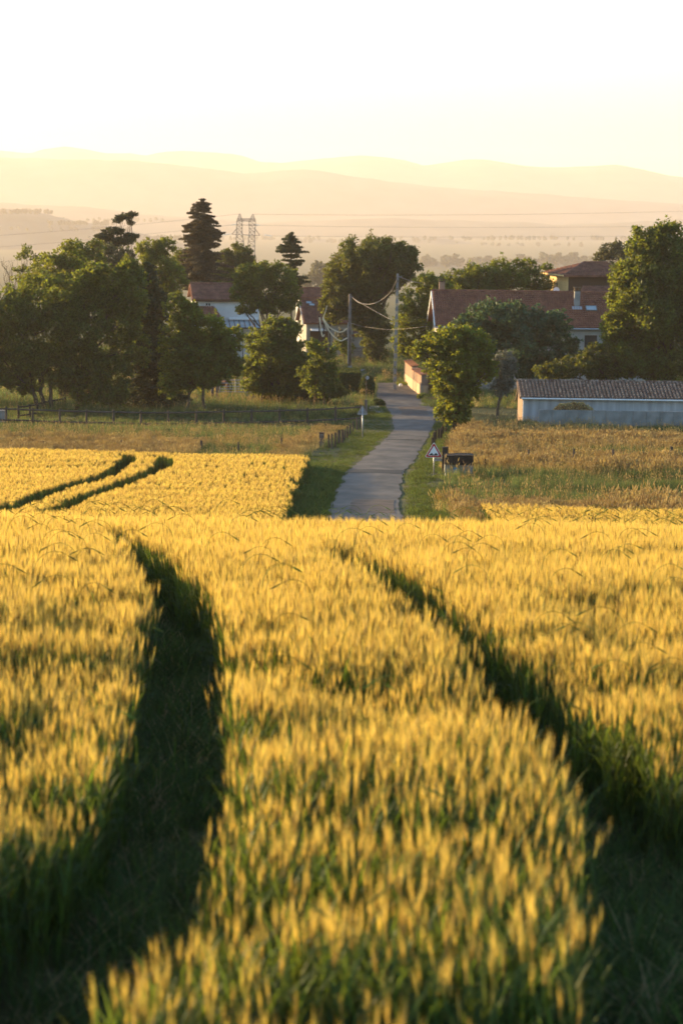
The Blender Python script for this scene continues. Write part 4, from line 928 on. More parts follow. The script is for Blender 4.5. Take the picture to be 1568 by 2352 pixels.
mb.bar(frh.p(a0, -2.64, c0-.02), frh.p(a1, -2.64, c0-.02), .1, .12)
for k in range(5): t = k/4; mb.bar(frh.p(a0+(a1-a0)*t, -2.6, c0-.1), frh.p(a0+(a1-a0)*t, -2.6, -.3), .08, .08)
mb.build('veranda_frame', M['darkwood'], wh)
a0, c1 = loc(frh, 447, 703); a1, c0 = loc(frh, 505, 727)
mb = MB(); frh.box(mb, a0-1, a1-.35, -1.9, -.004, -.5, c0); mb.build('annex_wall', M['white'], wh)
mb = MB(); tiled_slope(mb, frh.p(a0-1.3, -2.3, c0-.05), frh.p(a1, -2.3, c0-.05), frh.p(a1-.75, -.02, c1), frh.p(a0-1.3, -.02, c1), 7)
tiled_slope(mb, frh.p(a1, -2.3, c0-.05), frh.p(a1, -.02, c0-.05), frh.p(a1-.75, -.02, c1+.001), frh.p(a1-.75, -.02, c1), 7); mb.build('annex_roof', M['tile2'], wh)
# brown roofed house to its right
d4 = 284; o = P(703, 800, d4); o.z = gz(o.x, o.y); frs = Frame(o, 8)
sh = thing('brown_roof_house', o, 'house with steep brown roof and two small skylights beside the round oak', 'house')
He = P(703, 739, d4).z-o.z; Hr = P(703, 691, d4+3.5).z-o.z
wall, roof = gable_house(frs, 5.5, 7.0, He, Hr, M['cream'], M['tile2'], sh, 12, .4)
mb = MB()
for sgn, b0 in ((1, -.4), (-1, 7.4)): mb.bar(frs.p(-.45, b0, He-.4*(Hr-He)/3.5), frs.p(-.45, 3.5, Hr), .07, .2)
mb.build('verge_board', M['zinc'], sh)
nsl = frs.u.cross(frs.p(0, 3.5, Hr)-frs.p(0, 0, He)).normalized(); svs = (frs.p(0, 3.5, Hr)-frs.p(0, 0, He)).normalized()
for qx, qy in ((709, 696.5), (716, 701.5)):
    r = ray(qx, qy); A_ = frs.p(0, 0, He+.1); q = r*(A_.dot(nsl)/r.dot(nsl)); mb = MB(); mb.box(q+nsl*.10, .66, .42, .08, frs.u, svs, nsl); s_ = mb.build('skylight', M['steel'], roof); mb = MB(); mb.box(q+nsl*.15, .56, .32, .02, frs.u, svs, nsl); mb.build('pane', M['skyglass'], s_)
a0, c1 = loc(frs, 712, 754); a1, c0 = loc(frs, 744, 757.5)
mb = MB(); mb.prism([frs.p(a0, -.01, c1), frs.p(a1, -.01, c1), frs.p(a1, -1.3, c0), frs.p(a0, -1.3, c0)], (0, 0, -.07)); mb.build('awning', M['whitepaint'], sh)
mb = MB(); frs.box(mb, a0, a1+.5, -.07, -.004, -.3, c0-.15); mb.build('garage_door', M['brown'], sh)
d5 = 300; o = P(690, 780, d5); o.z = gz(o.x, o.y); fru = Frame(o, 6)
uh = thing('red_roof_house', o, 'house whose plain light red roof shows above the brown roof with skylights', 'house')
He = P(692, 684, d5).z-o.z; Hr = P(692, 664, d5+3.5).z-o.z
gable_house(fru, 5.6, 7, He, Hr, M['white'], M['tile'], uh, 8, .3)
# low white wall behind the wooden pole
o = P(800, 830, 285); o.z = gz(o.x, o.y); frq = Frame(o, 0)
ah = thing('pale_house', o, 'pale walled low house half hidden behind the oak and the wooden pole', 'house')
gable_house(frq, 3.6, 6, P(800, 770, 285).z-o.z, P(800, 752, 288).z-o.z, M['cream'], M['tile2'], ah, 6, .3)

# lean-to garden wall at the bend, pink above and pale at the foot
A0 = hit(966.5, 909, 0, 120); far = hit(928, 878.5, 0, 120); hN = P(966.5, 862.5, A0.y).z-A0.z; hF = P(928, 829, far.y).z-far.z; wv = far-A0
gw = thing('lean_to_shed', A0, 'narrow pink rendered shed with tiled edge beside the lane bend, pale band at its foot', 'shed')
wv2 = Vector((wv.x, wv.y, 0)); side = Vector((wv2.y, -wv2.x, 0)).normalized()
if side.x < 0: side = -side
wd = .62
def wpt(t, h, off=0): q = A0.lerp(far, t); return Vector((q.x, q.y, gz(q.x, q.y)+h))+side*off
mb = MB(); hb1 = .95
mb.prism([wpt(0, hb1), wpt(0, hN), wpt(.52, hN*1.02), wpt(.56, hF*.98), wpt(1, hF), wpt(1, hb1)], side*wd); mb.build('wall', M['pink'], gw)
mb = MB(); mb.prism([wpt(0, -.3, -.02), wpt(0, hb1-.003, -.02), wpt(1, hb1-.003, -.02), wpt(1, -.3, -.02)], side*(wd+.03)); mb.build('wall_base', M['paleband'], gw)
mb = MB()
for t0, t1, h0, h1 in ((0, .52, hN+.03, hN*1.02+.03), (.56, 1, hF*.98+.03, hF+.03)):
    nseg = 9; mb = MB()
    for k in range(nseg):
        ta = t0+(t1-t0)*k/nseg; tb_ = t0+(t1-t0)*(k+.93)/nseg; ha = h0+(h1-h0)*k/nseg
        mb.prism([wpt(ta, ha, -.12), wpt(tb_, ha, -.12), wpt(tb_, ha+.10, wd+.1), wpt(ta, ha+.10, wd+.1)], (0, 0, .05))
    mb.build('roof', M['tile'], gw)
# second short rendered wall to its right
b0 = hit(981, 893, 0, 120); b1 = hit(1003, 914, 0, 120); hh = 1.35
mb = MB(); mb.prism([b0+Vector((0, 0, -.3)), b0+Vector((0, 0, hh)), b1+Vector((0, 0, hh)), b1+Vector((0, 0, -.3))], (.25, .05, 0)); w2 = mb.build('garden_wall', M['pink']); tag(w2, 'short rendered garden wall above the magenta flower bed', 'wall')
mb = MB(); mb.prism([b0+Vector((-.012, -.01, -.3)), b0+Vector((-.012, -.01, .35)), b1+Vector((-.012, -.01, .35)), b1+Vector((-.012, -.01, -.3))], (-.02, -.01, 0)); mb.build('wall_base', M['paleband'], w2)

# ------------------------------------------------------------------ hedges, flower beds
def leafbox(name, fr_, a0, a1, b0, b1, c0, c1, m, label, cat, n, size=.10, rnd_=0.0, seed=1):
    g = np.random.default_rng(seed); mb = MB(); fr_.box(mb, a0+.09, a1-.09, b0+.09, b1-.09, c0, c1-.09)
    root = mb.build(name, M['hedge'])
    tag(root, label, cat); A = g.uniform(0, 1, (n, 3)); f = g.integers(0, 5, n)
    A[f == 0, 0] = 0; A[f == 1, 0] = 1; A[f == 2, 1] = 0; A[(f == 3), 2] = 1; A[f == 4, 2] = 1
    A += g.normal(0, .012, (n, 3))
    pts = np.array([tuple(fr_.p(a0+(a1-a0)*a, b0+(b1-b0)*b, c0+(c1-c0)*c)) for a, b, c in A])
    V, Fq = leaf_cloud(pts, np.full(n, size*.9), np.full(n, 1), size, g); npmesh('leaves', V, Fq, m, root); return root
hN_ = hit(826, 909, 0, 120); frg = Frame(hN_, 0); hh_ = P(826, 857.5, hN_.y).z-hN_.z; wL = (826-775)*hN_.y/F
leafbox('clipped_hedge', frg, -wL, 0, 0, 6.0, -.2, hh_, M['hedge'], 'tall square clipped dark hedge left of the lane bend with sunlit top', 'hedge', 15000, .11, seed=4)
def leafball(name, c, rx, ry, rz, m, label, cat, n, size, seed, parent=None):
    g = np.random.default_rng(seed); v = g.normal(0, 1, (n, 3)); v /= np.linalg.norm(v, axis=1)[:, None]
    v[:, 2] = np.where(v[:, 2] < -.6, -.6, v[:, 2]); p = np.array(tuple(c))+v*g.uniform(.86, 1.03, n)[:, None]*np.array([rx, ry, rz])
    V, Fq = leaf_cloud(p, np.full(n, size*.8), np.full(n, 1), size, g); o_ = npmesh(name, V, Fq, m, parent)
    mb = MB(); mb.ball(c, 1, rx*.88, ry*.88, rz*.88); mb.build('branches', M['hedge'], o_)
    if label: tag(o_, label, cat)
    return o_
iv = hit(843, 914, 0, 120); hz2 = P(843, 864, iv.y).z-iv.z
leafball('ivy_bush', iv+Vector((0, .3, hz2*.5)), .66, .75, hz2*.53, M['hedge'], 'rounded ivy bush standing between the clipped hedge and the lane', 'bush', 7000, .11, 5)
gb = hit(868, 932, 0, 120); leafball('low_bush', gb+Vector((0, .4, .12)), .60, .9, .42, M['hedge'], 'low dark green mound at the foot of the ivy bush', 'bush', 2500, .10, 6)
bh = hit(972, 917, 0, 120); leafball('box_hedge', bh+Vector((0, .3, .22)), .62, .5, .30, LM['mid'], 'small rounded box hedge at the foot of the pink shed', 'hedge', 2200, .08, 7)
fbp = hit(985, 920, 0, 120); leafball('flower_bed', fbp+Vector((.1, .2, .05)), .66, .7, .22, M['flower'], 'low cushion of magenta flowers by the lane right of the box hedge', 'flowers', 2200, .07, 8)
rf = P(979, 857, A0.y+1.2); leafball('geranium', rf, .14, .14, .12, M['redflower'], 'small red geraniums on the pink shed by the lane', 'flowers', 160, .05, 9)
# creeping verge weeds at the shed foot
wq_ = hit(920, 884, 0, 120); V, Fq = leaf_cloud(np.array([[wq_.x+random.uniform(-.6, .8), wq_.y+random.uniform(-1.5, 1), gz(wq_.x, wq_.y)+random.uniform(.03, .25)] for _ in range(90)]), np.full(90, .15), np.full(90, 9), .12, g_)
tag(npmesh('weeds', V, Fq, LM['yel']), 'yellowish weeds at the foot of the shed', kind='stuff')

# ------------------------------------------------------------------ poles and cables
def cable(name, label, pts, d, r=.02, m='cable', group=None, n=26):
    """cable through display points, between depths d = (start, end)"""
    p = curve_resample(pts, n); T = np.linspace(0, 1, n); mb = MB()
    mb.tube([P(p[i][0], p[i][1], d[0]+(d[1]-d[0])*T[i]) for i in range(n)], r, 6)
    return tag(mb.build(name, M[m], None, True), label, 'cable', group)
pb = P(906, 866, 232); pb.z = gz(pb.x, pb.y); pt = P(913, 628, 232)
cp = thing('concrete_pole', pb, 'tall grey concrete electricity pole with slots standing by the grassy bank', 'utility pole')
mb = MB(); ax = (pt-pb); n_ = 15
for s_ in (-1, 1): mb.bar(pb+Vector((s_*.13, 0, -.3)), pt+Vector((s_*.075, 0, 0)), .07, .2)
for k in range(n_): q = pb.lerp(pt, (k+.5)/n_); mb.box(q, .24-.10*k/n_, .14, ax.length/n_*.62)
mb.box(pt+Vector((0, 0, -.25)), .2, .18, .5); mb.build('pole', M['concrete'], cp)
mb = MB(); mb.bar(pt+Vector((-.1, -.1, -.35)), pt+Vector((.35, -.1, -.35)), .06); mb.ball(pt+Vector((.33, -.1, -.30)), .07); mb.build('bracket', M['steel'], cp)
pb2 = P(803, 840, 262); pb2.z = gz(pb2.x, pb2.y); pt2 = P(803.5, 675, 262)
wp = thing('wooden_pole', pb2, 'brown wooden pole with a pale cable duct beside the clipped hedge', 'utility pole')
mb = MB(); mb.tube([pb2-Vector((0, 0, .3)), pt2], [.19, .155], 10); mb.build('pole', M['wood'], wp, True)
mb = MB(); mb.tube([P(799.5, 741, 261.8), P(799, 836, 261.8)], .05, 8); mb.build('cable_duct', M['metal'], wp)
mb = MB(); mb.tube([pb2-Vector((0, 0, .1)), pb2+Vector((0, 0, .45))], .24, 10); mb.build('concrete_foot', M['concrete'], wp)
mb = MB(); mb.bar(P(803, 682, 261.8), P(803, 765, 261.7), .04); mb.bar(P(795, 765, 262), P(824, 765, 262), .06); mb.ball(P(809, 682, 261.8), .08); mb.bar(P(803, 682, 261.8), P(809, 682, 261.8), .05); mb.build('bracket', M['steel'], wp)
cable('overhead_cable', 'thick sagging cable joining the wooden pole to the concrete pole', [(809, 683), (822, 694), (838, 698.5), (853, 698), (868.5, 693), (884, 682.6), (899, 667), (914, 634)], (262, 232), .035)
cable('overhead_cable', 'thin straight cable falling from the wooden pole top to the concrete pole middle', [(809, 684), (830, 697), (860, 714), (885, 728), (905, 738)], (262, 233), .02)
cable('overhead_cable', 'thin cable running right from the concrete pole top into the golden green tree', [(914, 634), (930, 641), (950, 647), (966, 650)], (232, 236), .025)
cable('overhead_cable', 'low thin cable crossing in front of the oak trunk', [(803, 741), (830, 749), (870, 755), (900, 757), (950, 753), (984, 749)], (262, 231), .016)
cable('drooping_cable', 'upper of two sunlit cables sagging left of the wooden pole', [(741, 729), (748, 741), (757, 752), (768, 759), (779, 763), (788, 761), (797, 754)], (260, 260), .06, 'cable2', group='sunlit cables by the wooden pole')
cable('drooping_cable', 'lower of two sunlit cables sagging left of the wooden pole', [(741, 732), (749, 748), (760, 766), (771, 777), (782, 783), (790, 780), (797.5, 776)], (260, 260), .06, 'cable2', group='sunlit cables by the wooden pole')
cable('drooping_cable', 'sunlit cable falling almost straight from the thin left post', [(734, 729), (735.5, 745), (737.5, 760), (739.5, 770), (742, 773), (744.5, 768)], (260, 260), .06, 'cable2', group='sunlit cables by the wooden pole')
cable('drooping_cable', 'grey cable climbing from the short post towards the oak', [(741, 731), (745, 722), (749, 710), (750.5, 702)], (260, 260), .035, 'cable2', group='sunlit cables by the wooden pole')
for nm, px, y0_, y1_ in (('thin dark post left of the short post, carrying a sunlit cable', 733.5, 727, 800), ('short dark post where the two sagging cables start', 743.5, 741, 800), ('dark post between the short post and the wooden pole', 757.5, 744, 800)):
    q = P(px, y1_, 260.3); q.z = gz(q.x, q.y); mb = MB(); t_ = P(px, y0_, 260.3); mb.tube([q, t_], [.09, .07], 8); mb.ball(t_+Vector((-.06, 0, .02)), .07); tag(mb.build('post', M['darkwood']), nm, 'post')
mb = MB(); q = P(1086, 700, 270); q.z = gz(q.x, q.y); t_ = P(1085.5, 603, 270); mb.tube([q, t_], [.16, .13], 8); mb.bar(t_+Vector((-.3, 0, -.2)), t_+Vector((.3, 0, -.2)), .06); mb.ball(t_+Vector((-.28, 0, -.12)), .05); mb.ball(t_+Vector((.28, 0, -.12)), .05)
tag(mb.build('utility_pole', M['concrete']), 'grey pole top rising out of the trees behind the farmhouse ridge', 'utility pole')

# pylon and power lines
dP = 1500; s_ = dP/F
base = P(565, 640, dP); base.z = gz(base.x, base.y)
pl = thing('pylon', base, 'lattice steel pylon with two peaks standing in the haze behind the cedar', 'pylon')
def pp(x, y, off=0): v = P(x, y, dP); return v+Vector((0, off, 0))
def lattice(mb, L0, L1, R0, R1, n, dep0, dep1, w=.22):
    """four legged lattice mast between two display edges, from bottom (0) to top (1)"""
    for off in (-1, 1):
        a0, a1, b0, b1 = pp(*L0, off*dep0/2), pp(*L1, off*dep1/2), pp(*R0, off*dep0/2), pp(*R1, off*dep1/2)
        mb.bar(a0, a1, w*1.5); mb.bar(b0, b1, w*1.5)
        for k in range(n):
            t0, t1 = k/n, (k+1)/n; mb.bar(a0.lerp(a1, t0), b0.lerp(b1, t1), w*.8); mb.bar(b0.lerp(b1, t0), a0.lerp(a1, t1), w*.8); mb.bar(a0.lerp(a1, t1), b0.lerp(b1, t1), w*.8)
    for (S0, S1) in ((L0, L1), (R0, R1)):
        f0, f1, g0, g1 = pp(*S0, -dep0/2), pp(*S1, -dep1/2), pp(*S0, dep0/2), pp(*S1, dep1/2)
        for k in range(n): t0, t1 = k/n, (k+1)/n; mb.bar(f0.lerp(f1, t0), g0.lerp(g1, t1), w*.7)
mb = MB()
lattice(mb, (541, 598), (543.5, 533), (566, 598), (556, 533), 6, 7, 4.5); lattice(mb, (566, 598), (573, 533), (585, 598), (585.5, 533), 6, 7, 4.5)
lattice(mb, (543.5, 533), (544, 508), (556, 533), (556.5, 508), 3, 4.5, 4); lattice(mb, (573, 533), (572, 508), (585.5, 533), (587, 508), 3, 4.5, 4)
lattice(mb, (530, 676), (541, 598), (574, 676), (566, 598), 4, 11, 7); lattice(mb, (560, 676), (566, 598), (598, 676), (585, 598), 4, 11, 7)
mb.build('leg_lattice', M['steel'], pl)
for q4 in (((544, 508), (550, 491), (557, 508), (551.5, 491)), ((572, 508), (580, 492), (587, 508), (581.5, 492))):
    mb = MB(); lattice(mb, *q4, 3, 4, .6, .2); mb.build('peak', M['steel'], pl)
mb = MB()
for off in (-2, 2):
    mb.bar(pp(544, 502, off), pp(587, 502.5, off), .3); mb.bar(pp(544, 508, off), pp(587, 508.5, off), .3)
    for k in range(9): x0 = 546+k*4.4; mb.bar(pp(x0, 508, off), pp(x0+2.2, 502.3, off), .2); mb.bar(pp(x0+2.2, 502.3, off), pp(x0+4.4, 508, off), .2)
    mb.bar(pp(533, 538, off*.3), pp(544, 525, off), .28); mb.bar(pp(533, 538, off*.3), pp(596, 541, off), .3); mb.bar(pp(597, 541, off*.3), pp(586, 526, off), .28); mb.bar(pp(538, 516, off*.3), pp(592, 518, off*.5), .28)
mb.build('cross_arm', M['steel'], pl)
for x0, y0_, x1, y1_ in ((530, 516.8, 543, 515.5), (585, 515.8, 598, 517.5), (512, 540, 531, 537), (552, 538.5, 563, 540), (567, 542, 578, 540), (607, 539.5, 624, 542)): mb = MB(); mb.tube([pp(x0, y0_, -1), pp(x1, y1_, -1)], .30, 6); mb.build('insulator_string', M['glassins'], pl)
def pline(lbl, L, R, sagpx=6):
    pts = []
    n = 40; mb = MB()
    for side_ in (0, 1):
        a, b, da, db = (R[0], R[1], dP, 1980) if side_ else (L[0], L[1], dP, 1230)
        q = [P(a[0]+(b[0]-a[0])*t, a[1]+(b[1]-a[1])*t+sagpx*4*t*(1-t), da+(db-da)*t) for t in np.linspace(0, 1, n)]
        mb.tube(q, .075, 4)
    mb.build('power_line', M['steel'], None); tag(bpy.context.scene.collection.objects[-1], lbl, 'power line', 'high voltage lines from the pylon')
pline('topmost power line, leaving the two pylon peaks', ((551, 491), (-400, 560)), ((581, 492), (2000, 470)), 10)
pline('middle power line, at the height of the short pylon arm', ((530, 516.8), (-400, 590)), ((598, 517.5), (2000, 508)), 9)
pline('lower power line, leaving the widest pylon arm', ((512, 540), (-400, 640)), ((624, 542), (2000, 533)), 6)

# ------------------------------------------------------------------ fences and posts
def rail_fence(name, label, posts, rails, lastx=None, d=None, m='fencewood', w=.16):
    """posts: (x, ytop, ybase); rails: offsets below the post top in display px"""
    pts = []
    for x, yt_, yb_ in posts:
        b = hit(x, yb_, 0, 120) if d is None else P(x, yb_, d); b.z = gz(b.x, b.y); t = P(x, yt_, b.y); pts.append((b, t, yt_, x))
    root = thing(name, pts[0][0], label, 'fence')
    for b, t, _, _ in pts:
        mb = MB(); mb.tube([b-Vector((0, 0, .2)), t-Vector((0, 0, .03)), t], [w/2*1.05, w/2, w/2*.7], 8); mb.build('post', M[m], root)
    for ofs in rails:
        for i in range(len(pts)-1):
            a = P(pts[i][3], pts[i][2]+ofs, pts[i][0].y-.05); c = P(pts[i+1][3], pts[i+1][2]+ofs, pts[i+1][0].y-.05)
            dd = (c-a).normalized(); mb = MB(); mb.tube([a-dd*.02, a.lerp(c, .5)+Vector((0, 0, random.uniform(-.015, .01))), c-dd*.03], .062, 8); mb.build('rail', M[m], root)
    return root
rail_fence('rail_fence', 'long two rail wooden fence across the left meadow', [(-44, 932.5, 972), (15, 934.5, 973), (76, 936.5, 973.5), (138, 939, 974.5), (199, 940, 975), (261, 941.5, 975.5), (324, 943, 975.5), (387, 943, 975.5), (451, 942, 975), (514, 941, 975), (578, 940, 974.5), (642, 938.5, 974), (706, 936.5, 973), (770.6, 933.5, 971.5), (828, 930, 968)], (5, 30))
rail_fence('paddock_fence', 'dark rail fence running back into the paddock at far left', [(43, 931, 966), (69, 928, 960), (86, 924, 954), (118, 917, 944), (150, 912, 938)], (4, 24), m='darkwood')
def posts(items, label, cat, group, m='fencewood', d=None, base=None, lean=.03):
    for i, (x, yt_, yb_, w, lb) in enumerate(items):
        b = hit(x, yb_, 0, 90); t = P(x+random.uniform(-.6, .6), yt_, b.y+random.uniform(-lean, lean)); mb = MB(); r = w*b.y/F/2
        mb.tube([b-Vector((0, 0, .5)), b.lerp(t, .5), t-Vector((0, 0, .02)), t+Vector((r*.3, 0, .01))], [r*1.05, r, r*.92, r*.5], 7)
        tag(mb.build('fence_post', M[m]), lb, cat, group)
posts([(1213, 1033, 1078, 5, 'leftmost of the four wooden posts in the right meadow, well right of the grey trough'), (1316.5, 1031, 1080, 5.5, 'dark wooden post second from left in the right meadow row'), (1406.5, 1032, 1078, 7, 'pale grey post third from left in the right meadow row'), (1540.6, 1026, 1078, 7, 'wooden post nearest the right edge in the meadow row')], '', 'fence post', 'posts across the right meadow')
posts([(28, 1012, 1034, 5, 'short post behind the wheat at the left edge of the meadow'), (99.5, 1013, 1034, 4, 'short post behind the wheat right of the leftmost one'), (280, 1011, 1036, 6, 'short post at the end of the orange grass behind the wheat'), (369, 1013, 1038, 4.5, 'short leaning post just right of the orange grass'), (462.5, 1012, 1042, 6, 'thick short post midway along the back of the wheat'), (547.6, 1015, 1044, 4, 'thin pale post right of the thick short post behind the wheat'), (646, 1005, 1040, 4, 'thin post left of the big gate post')], '', 'fence post', 'posts behind the left wheat field')
posts([(755, 998, 1030, 5, 'first thin stake right of the big gate post'), (762, 996, 1032, 5, 'second thin stake right of the big gate post'), (769.4, 994, 1028, 5, 'third thin stake right of the big gate post'), (778, 988, 1020, 7, 'wide pale stake, fourth from the big gate post'), (786, 987, 1018, 6, 'dark thick stake, fifth from the big gate post'), (790.5, 987, 1012, 4, 'thin stake touching the dark thick stake'), (796.6, 980, 1006, 5, 'tilted stake seventh from the big gate post'), (803, 975, 999, 5, 'stake eighth from the big gate post'), (810, 968, 992, 4.5, 'stake ninth from the big gate post'), (819.7, 961, 987, 5, 'pale stake just left of the sign pole seen from behind'), (826.7, 961, 984, 5, 'last stake touching the sign pole seen from behind')], '', 'fence post', 'stakes along the left verge of the lane')
posts([(991.6, 1005, 1026, 6, 'lowest stake on the right verge behind the warning sign'), (996, 993, 1020, 6, 'second stake up from the warning sign on the right verge'), (1000, 988, 1014, 6, 'third stake up from the warning sign on the right verge'), (1006, 985, 1010, 6, 'fourth stake up from the warning sign on the right verge'), (1012, 984, 1008, 7, 'dark fat stake, fifth up from the warning sign'), (1016.5, 975, 1000, 5, 'sixth stake up, where the orange grass begins'), (1023, 970, 996, 5, 'topmost stake on the right verge, beside the sunlit tree')], '', 'fence post', 'stakes along the right verge of the lane', m='darkwood')
posts([(1236, 926, 972, 6, 'dark leaning post at the left end of the slab wall'), (1381, 934, 966, 5, 'dark post rising above the middle of the slab wall'), (1201.8, 928, 968, 3, 'thin post against the left corner of the barn'), (1113, 1054, 1090, 4.5, 'thin grey stake right of the grey trough')], '', 'post', None, m='darkwood')
gp = hit(738, 1029, 0, 90); gp.y += .2; gp.z = gz(gp.x, gp.y); t_ = P(738, 995.6, gp.y); hg = t_.z-gp.z; wg = 11*gp.y/F
gpt = thing('gate_post', gp, 'thick square weathered post with rusty cap at the wheat corner', 'gate post')
mb = MB(); mb.box(gp+Vector((0, 0, hg/2-.2)), wg, wg, hg+.4); mb.build('post', M['wood'], gpt); mb = MB(); mb.box(gp+Vector((0, 0, hg+.03)), wg*1.08, wg*1.08, .06); mb.build('cap', M['brown'], gpt)
sp = P(5, 975, 174); sp.z = gz(sp.x, sp.y); mb = MB(); hs = P(5, 944, 174).z-sp.z; mb.box(sp+Vector((-.2, 0, hs/2-.2)), 1.0, .5, hs+.4); mb.box(sp+Vector((-.2, 0, hs+.03)), 1.08, .58, .06); tag(mb.build('stone_pillar', M['concrete']), 'squat grey stone pillar at the left edge by the rail fence', 'pillar')
# picket fence behind the wooden pole
o = P(808, 812, 276); o.z = gz(o.x, o.y); root = thing('picket_fence', o, 'grey picket fence in the distance between the wooden pole and the oak', 'fence')
for k in range(20):
    mb = MB(); x = 806+k*2.0; b = P(x, 812, 276); b.z = gz(b.x, b.y); t_ = P(x, 797, 276); mb.bar(b, t_, .05, .02); mb.build('picket', M['wood'], root)
for yy in (800, 807): mb = MB(); mb.bar(P(804, yy, 276.1), P(846, yy+.6, 276.1), .05, .04); mb.build('rail', M['wood'], root)

# field gate, shelter, horses
gt = thing('field_gate', P(550, 904, 214), 'grey tubular metal gate in the gap between the left trees', 'gate')
gd = 212; 
for i, (x0, x1, y0_, y1_) in enumerate([(504, 590, 873, 873), (504, 590, 880, 880.5), (504, 592, 887, 888.5), (504, 596, 893, 894.5), (507, 597, 899.5, 901)]):
    mb = MB(); mb.tube([P(x0, y0_, gd), P(x1, y1_, gd)], .032, 8); mb.build('bar', M['metal'], gt)
for x0, y0_, y1_ in ((505, 872, 901), (541, 872, 901), (596, 873, 902)): mb = MB(); mb.tube([P(x0, y0_, gd-.04), P(x0, y1_, gd-.04)], .035, 8); mb.build('upright', M['metal'], gt)
for x0, y0_, lb in ((499, 866, 'left wooden post of the field gate'), (583, 868, 'right wooden post of the field gate'), (488, 868, 'dark post left of the field gate')):
    b = P(x0, 905, gd+.3); b.z = gz(b.x, b.y); mb = MB(); mb.tube([b-Vector((0, 0, .2)), P(x0, y0_, gd+.3)-Vector((0, 0, .03)), P(x0, y0_, gd+.3)], [.14, .13, .09], 8); tag(mb.build('gate_post', M['wood']), lb, 'gate post')
sd_ = P(142, 965, 206); sd_.z = gz(sd_.x, sd_.y); frx = Frame(sd_, 6)
she = thing('field_shelter', sd_, 'dark wooden animal shelter behind the trunks of the left trees', 'shelter')
for a in (0, 2.6):
    for b in (0, 1.8): mb = MB(); frx.box(mb, a-.07, a+.07, b-.07, b+.07, -.2, 1.9 if b == 0 else 1.6); mb.build('post', M['darkwood'], she)
mb = MB(); mb.prism([frx.p(-.3, -.3, 1.98), frx.p(2.9, -.3, 1.98), frx.p(2.9, 2.1, 1.62), frx.p(-.3, 2.1, 1.62)], (0, 0, .07)); mb.build('roof', M['wood'], she)
mb = MB(); zc = .1
while zc < 1.5: frx.box(mb, .08, 2.5, 1.87, 1.91, zc, zc+.17); frx.box(mb, -.11, -.08, .08, 1.7, zc, zc+.17); zc += .19
mb.build('boarding', M['darkwood'], she)

def horse(loc_, ang, label, graze):
    """one continuous skinned body; x forward"""
    v = [(0, 0, 1.12), (-.35, 0, 1.16), (-.62, 0, 1.12), (.35, 0, 1.10), (.62, 0, 1.16)]     # trunk: mid, rump, croup, ribs, withers/chest
    r = [(.29, .30), (.29, .30), (.24, .26), (.28, .31), (.22, .27)]; e = [(0, 1), (1, 2), (0, 3), (3, 4)]
    if graze: neck = [(.86, 0, 1.02), (1.08, 0, .66), (1.20, 0, .40), (1.34, 0, .16)]
    else: neck = [(.82, 0, 1.40), (1.00, 0, 1.68), (1.16, 0, 1.72), (1.44, 0, 1.48)]
    nr = [(.15, .20), (.10, .15), (.10, .12), (.06, .07)]; prev = 4
    for p, q in zip(neck, nr): v.append(p); r.append(q); e.append((prev, len(v)-1)); prev = len(v)-1
    head = prev-1
    for sy in (-1, 1): v.append((v[head][0]-.03, sy*.07, v[head][2]+.17)); r.append((.022, .03)); e.append((head, len(v)-1))
    for sy in (-1, 1):                                                 # hind leg: stifle forward, hock backward
        pr_ = 2
        for p, q in (((-.52, sy*.15, .86), .15), ((-.42, sy*.16, .72), .10), ((-.66, sy*.16, .46), .055), ((-.60, sy*.16, .12), .042), ((-.54, sy*.16, .03), .06)):
            v.append(p); r.append((q, q)); e.append((pr_, len(v)-1)); pr_ = len(v)-1
        pr_ = 4
        for p, q in (((.55, sy*.15, .84), .12), ((.52, sy*.15, .56), .065), ((.54, sy*.15, .48), .055), ((.52, sy*.15, .12), .038), ((.56, sy*.15, .03), .055)):
            v.append(p); r.append((q, q)); e.append((pr_, len(v)-1)); pr_ = len(v)-1
    me = bpy.data.meshes.new('horse'); me.from_pydata(v, e, []); me.materials.append(M['horse']); o_ = bpy.data.objects.new('horse', me); COL.objects.link(o_)
    sk_ = o_.modifiers.new('skin', 'SKIN'); sk_.use_smooth_shade = True
    for i, q in enumerate(r): me.skin_vertices[0].data[i].radius = q
    me.skin_vertices[0].data[0].use_root = True
    o_.modifiers.new('sub', 'SUBSURF').levels = 2; o_.modifiers['sub'].render_levels = 2
    o_.location = loc_; o_.rotation_euler = (0, 0, ang); o_.scale = (.92,)*3; tag(o_, label, 'horse')
    mt = MB(); mt.tube([(-.80, 0, 1.16), (-.92, 0, .95), (-.93, 0, .55), (-.90, 0, .35)], [.05, .07, .07, .02], 7)
    tl = mt.build('tail', M['mane']); tl.parent = o_
    mt = MB(); a, b = Vector(neck[1]), Vector((.66, 0, 1.36)); 
    mt.prism([b+Vector((0, -.03, .02)), a+Vector((-.08, -.03, .12)), a+Vector((-.12, -.03, 0)), b+Vector((.06, -.03, -.14))], (0, .06, 0)); mn = mt.build('mane', M['mane']); mn.parent = o_
    return o_
q = P(514, 900, 222); q.z = gz(q.x, q.y); horse(q, math.radians(150), 'brown horse at the left end of the field gate', True)
q = P(575, 903, 221); q.z = gz(q.x, q.y); horse(q, math.radians(-75), 'dark brown horse standing behind the right post of the field gate', False)

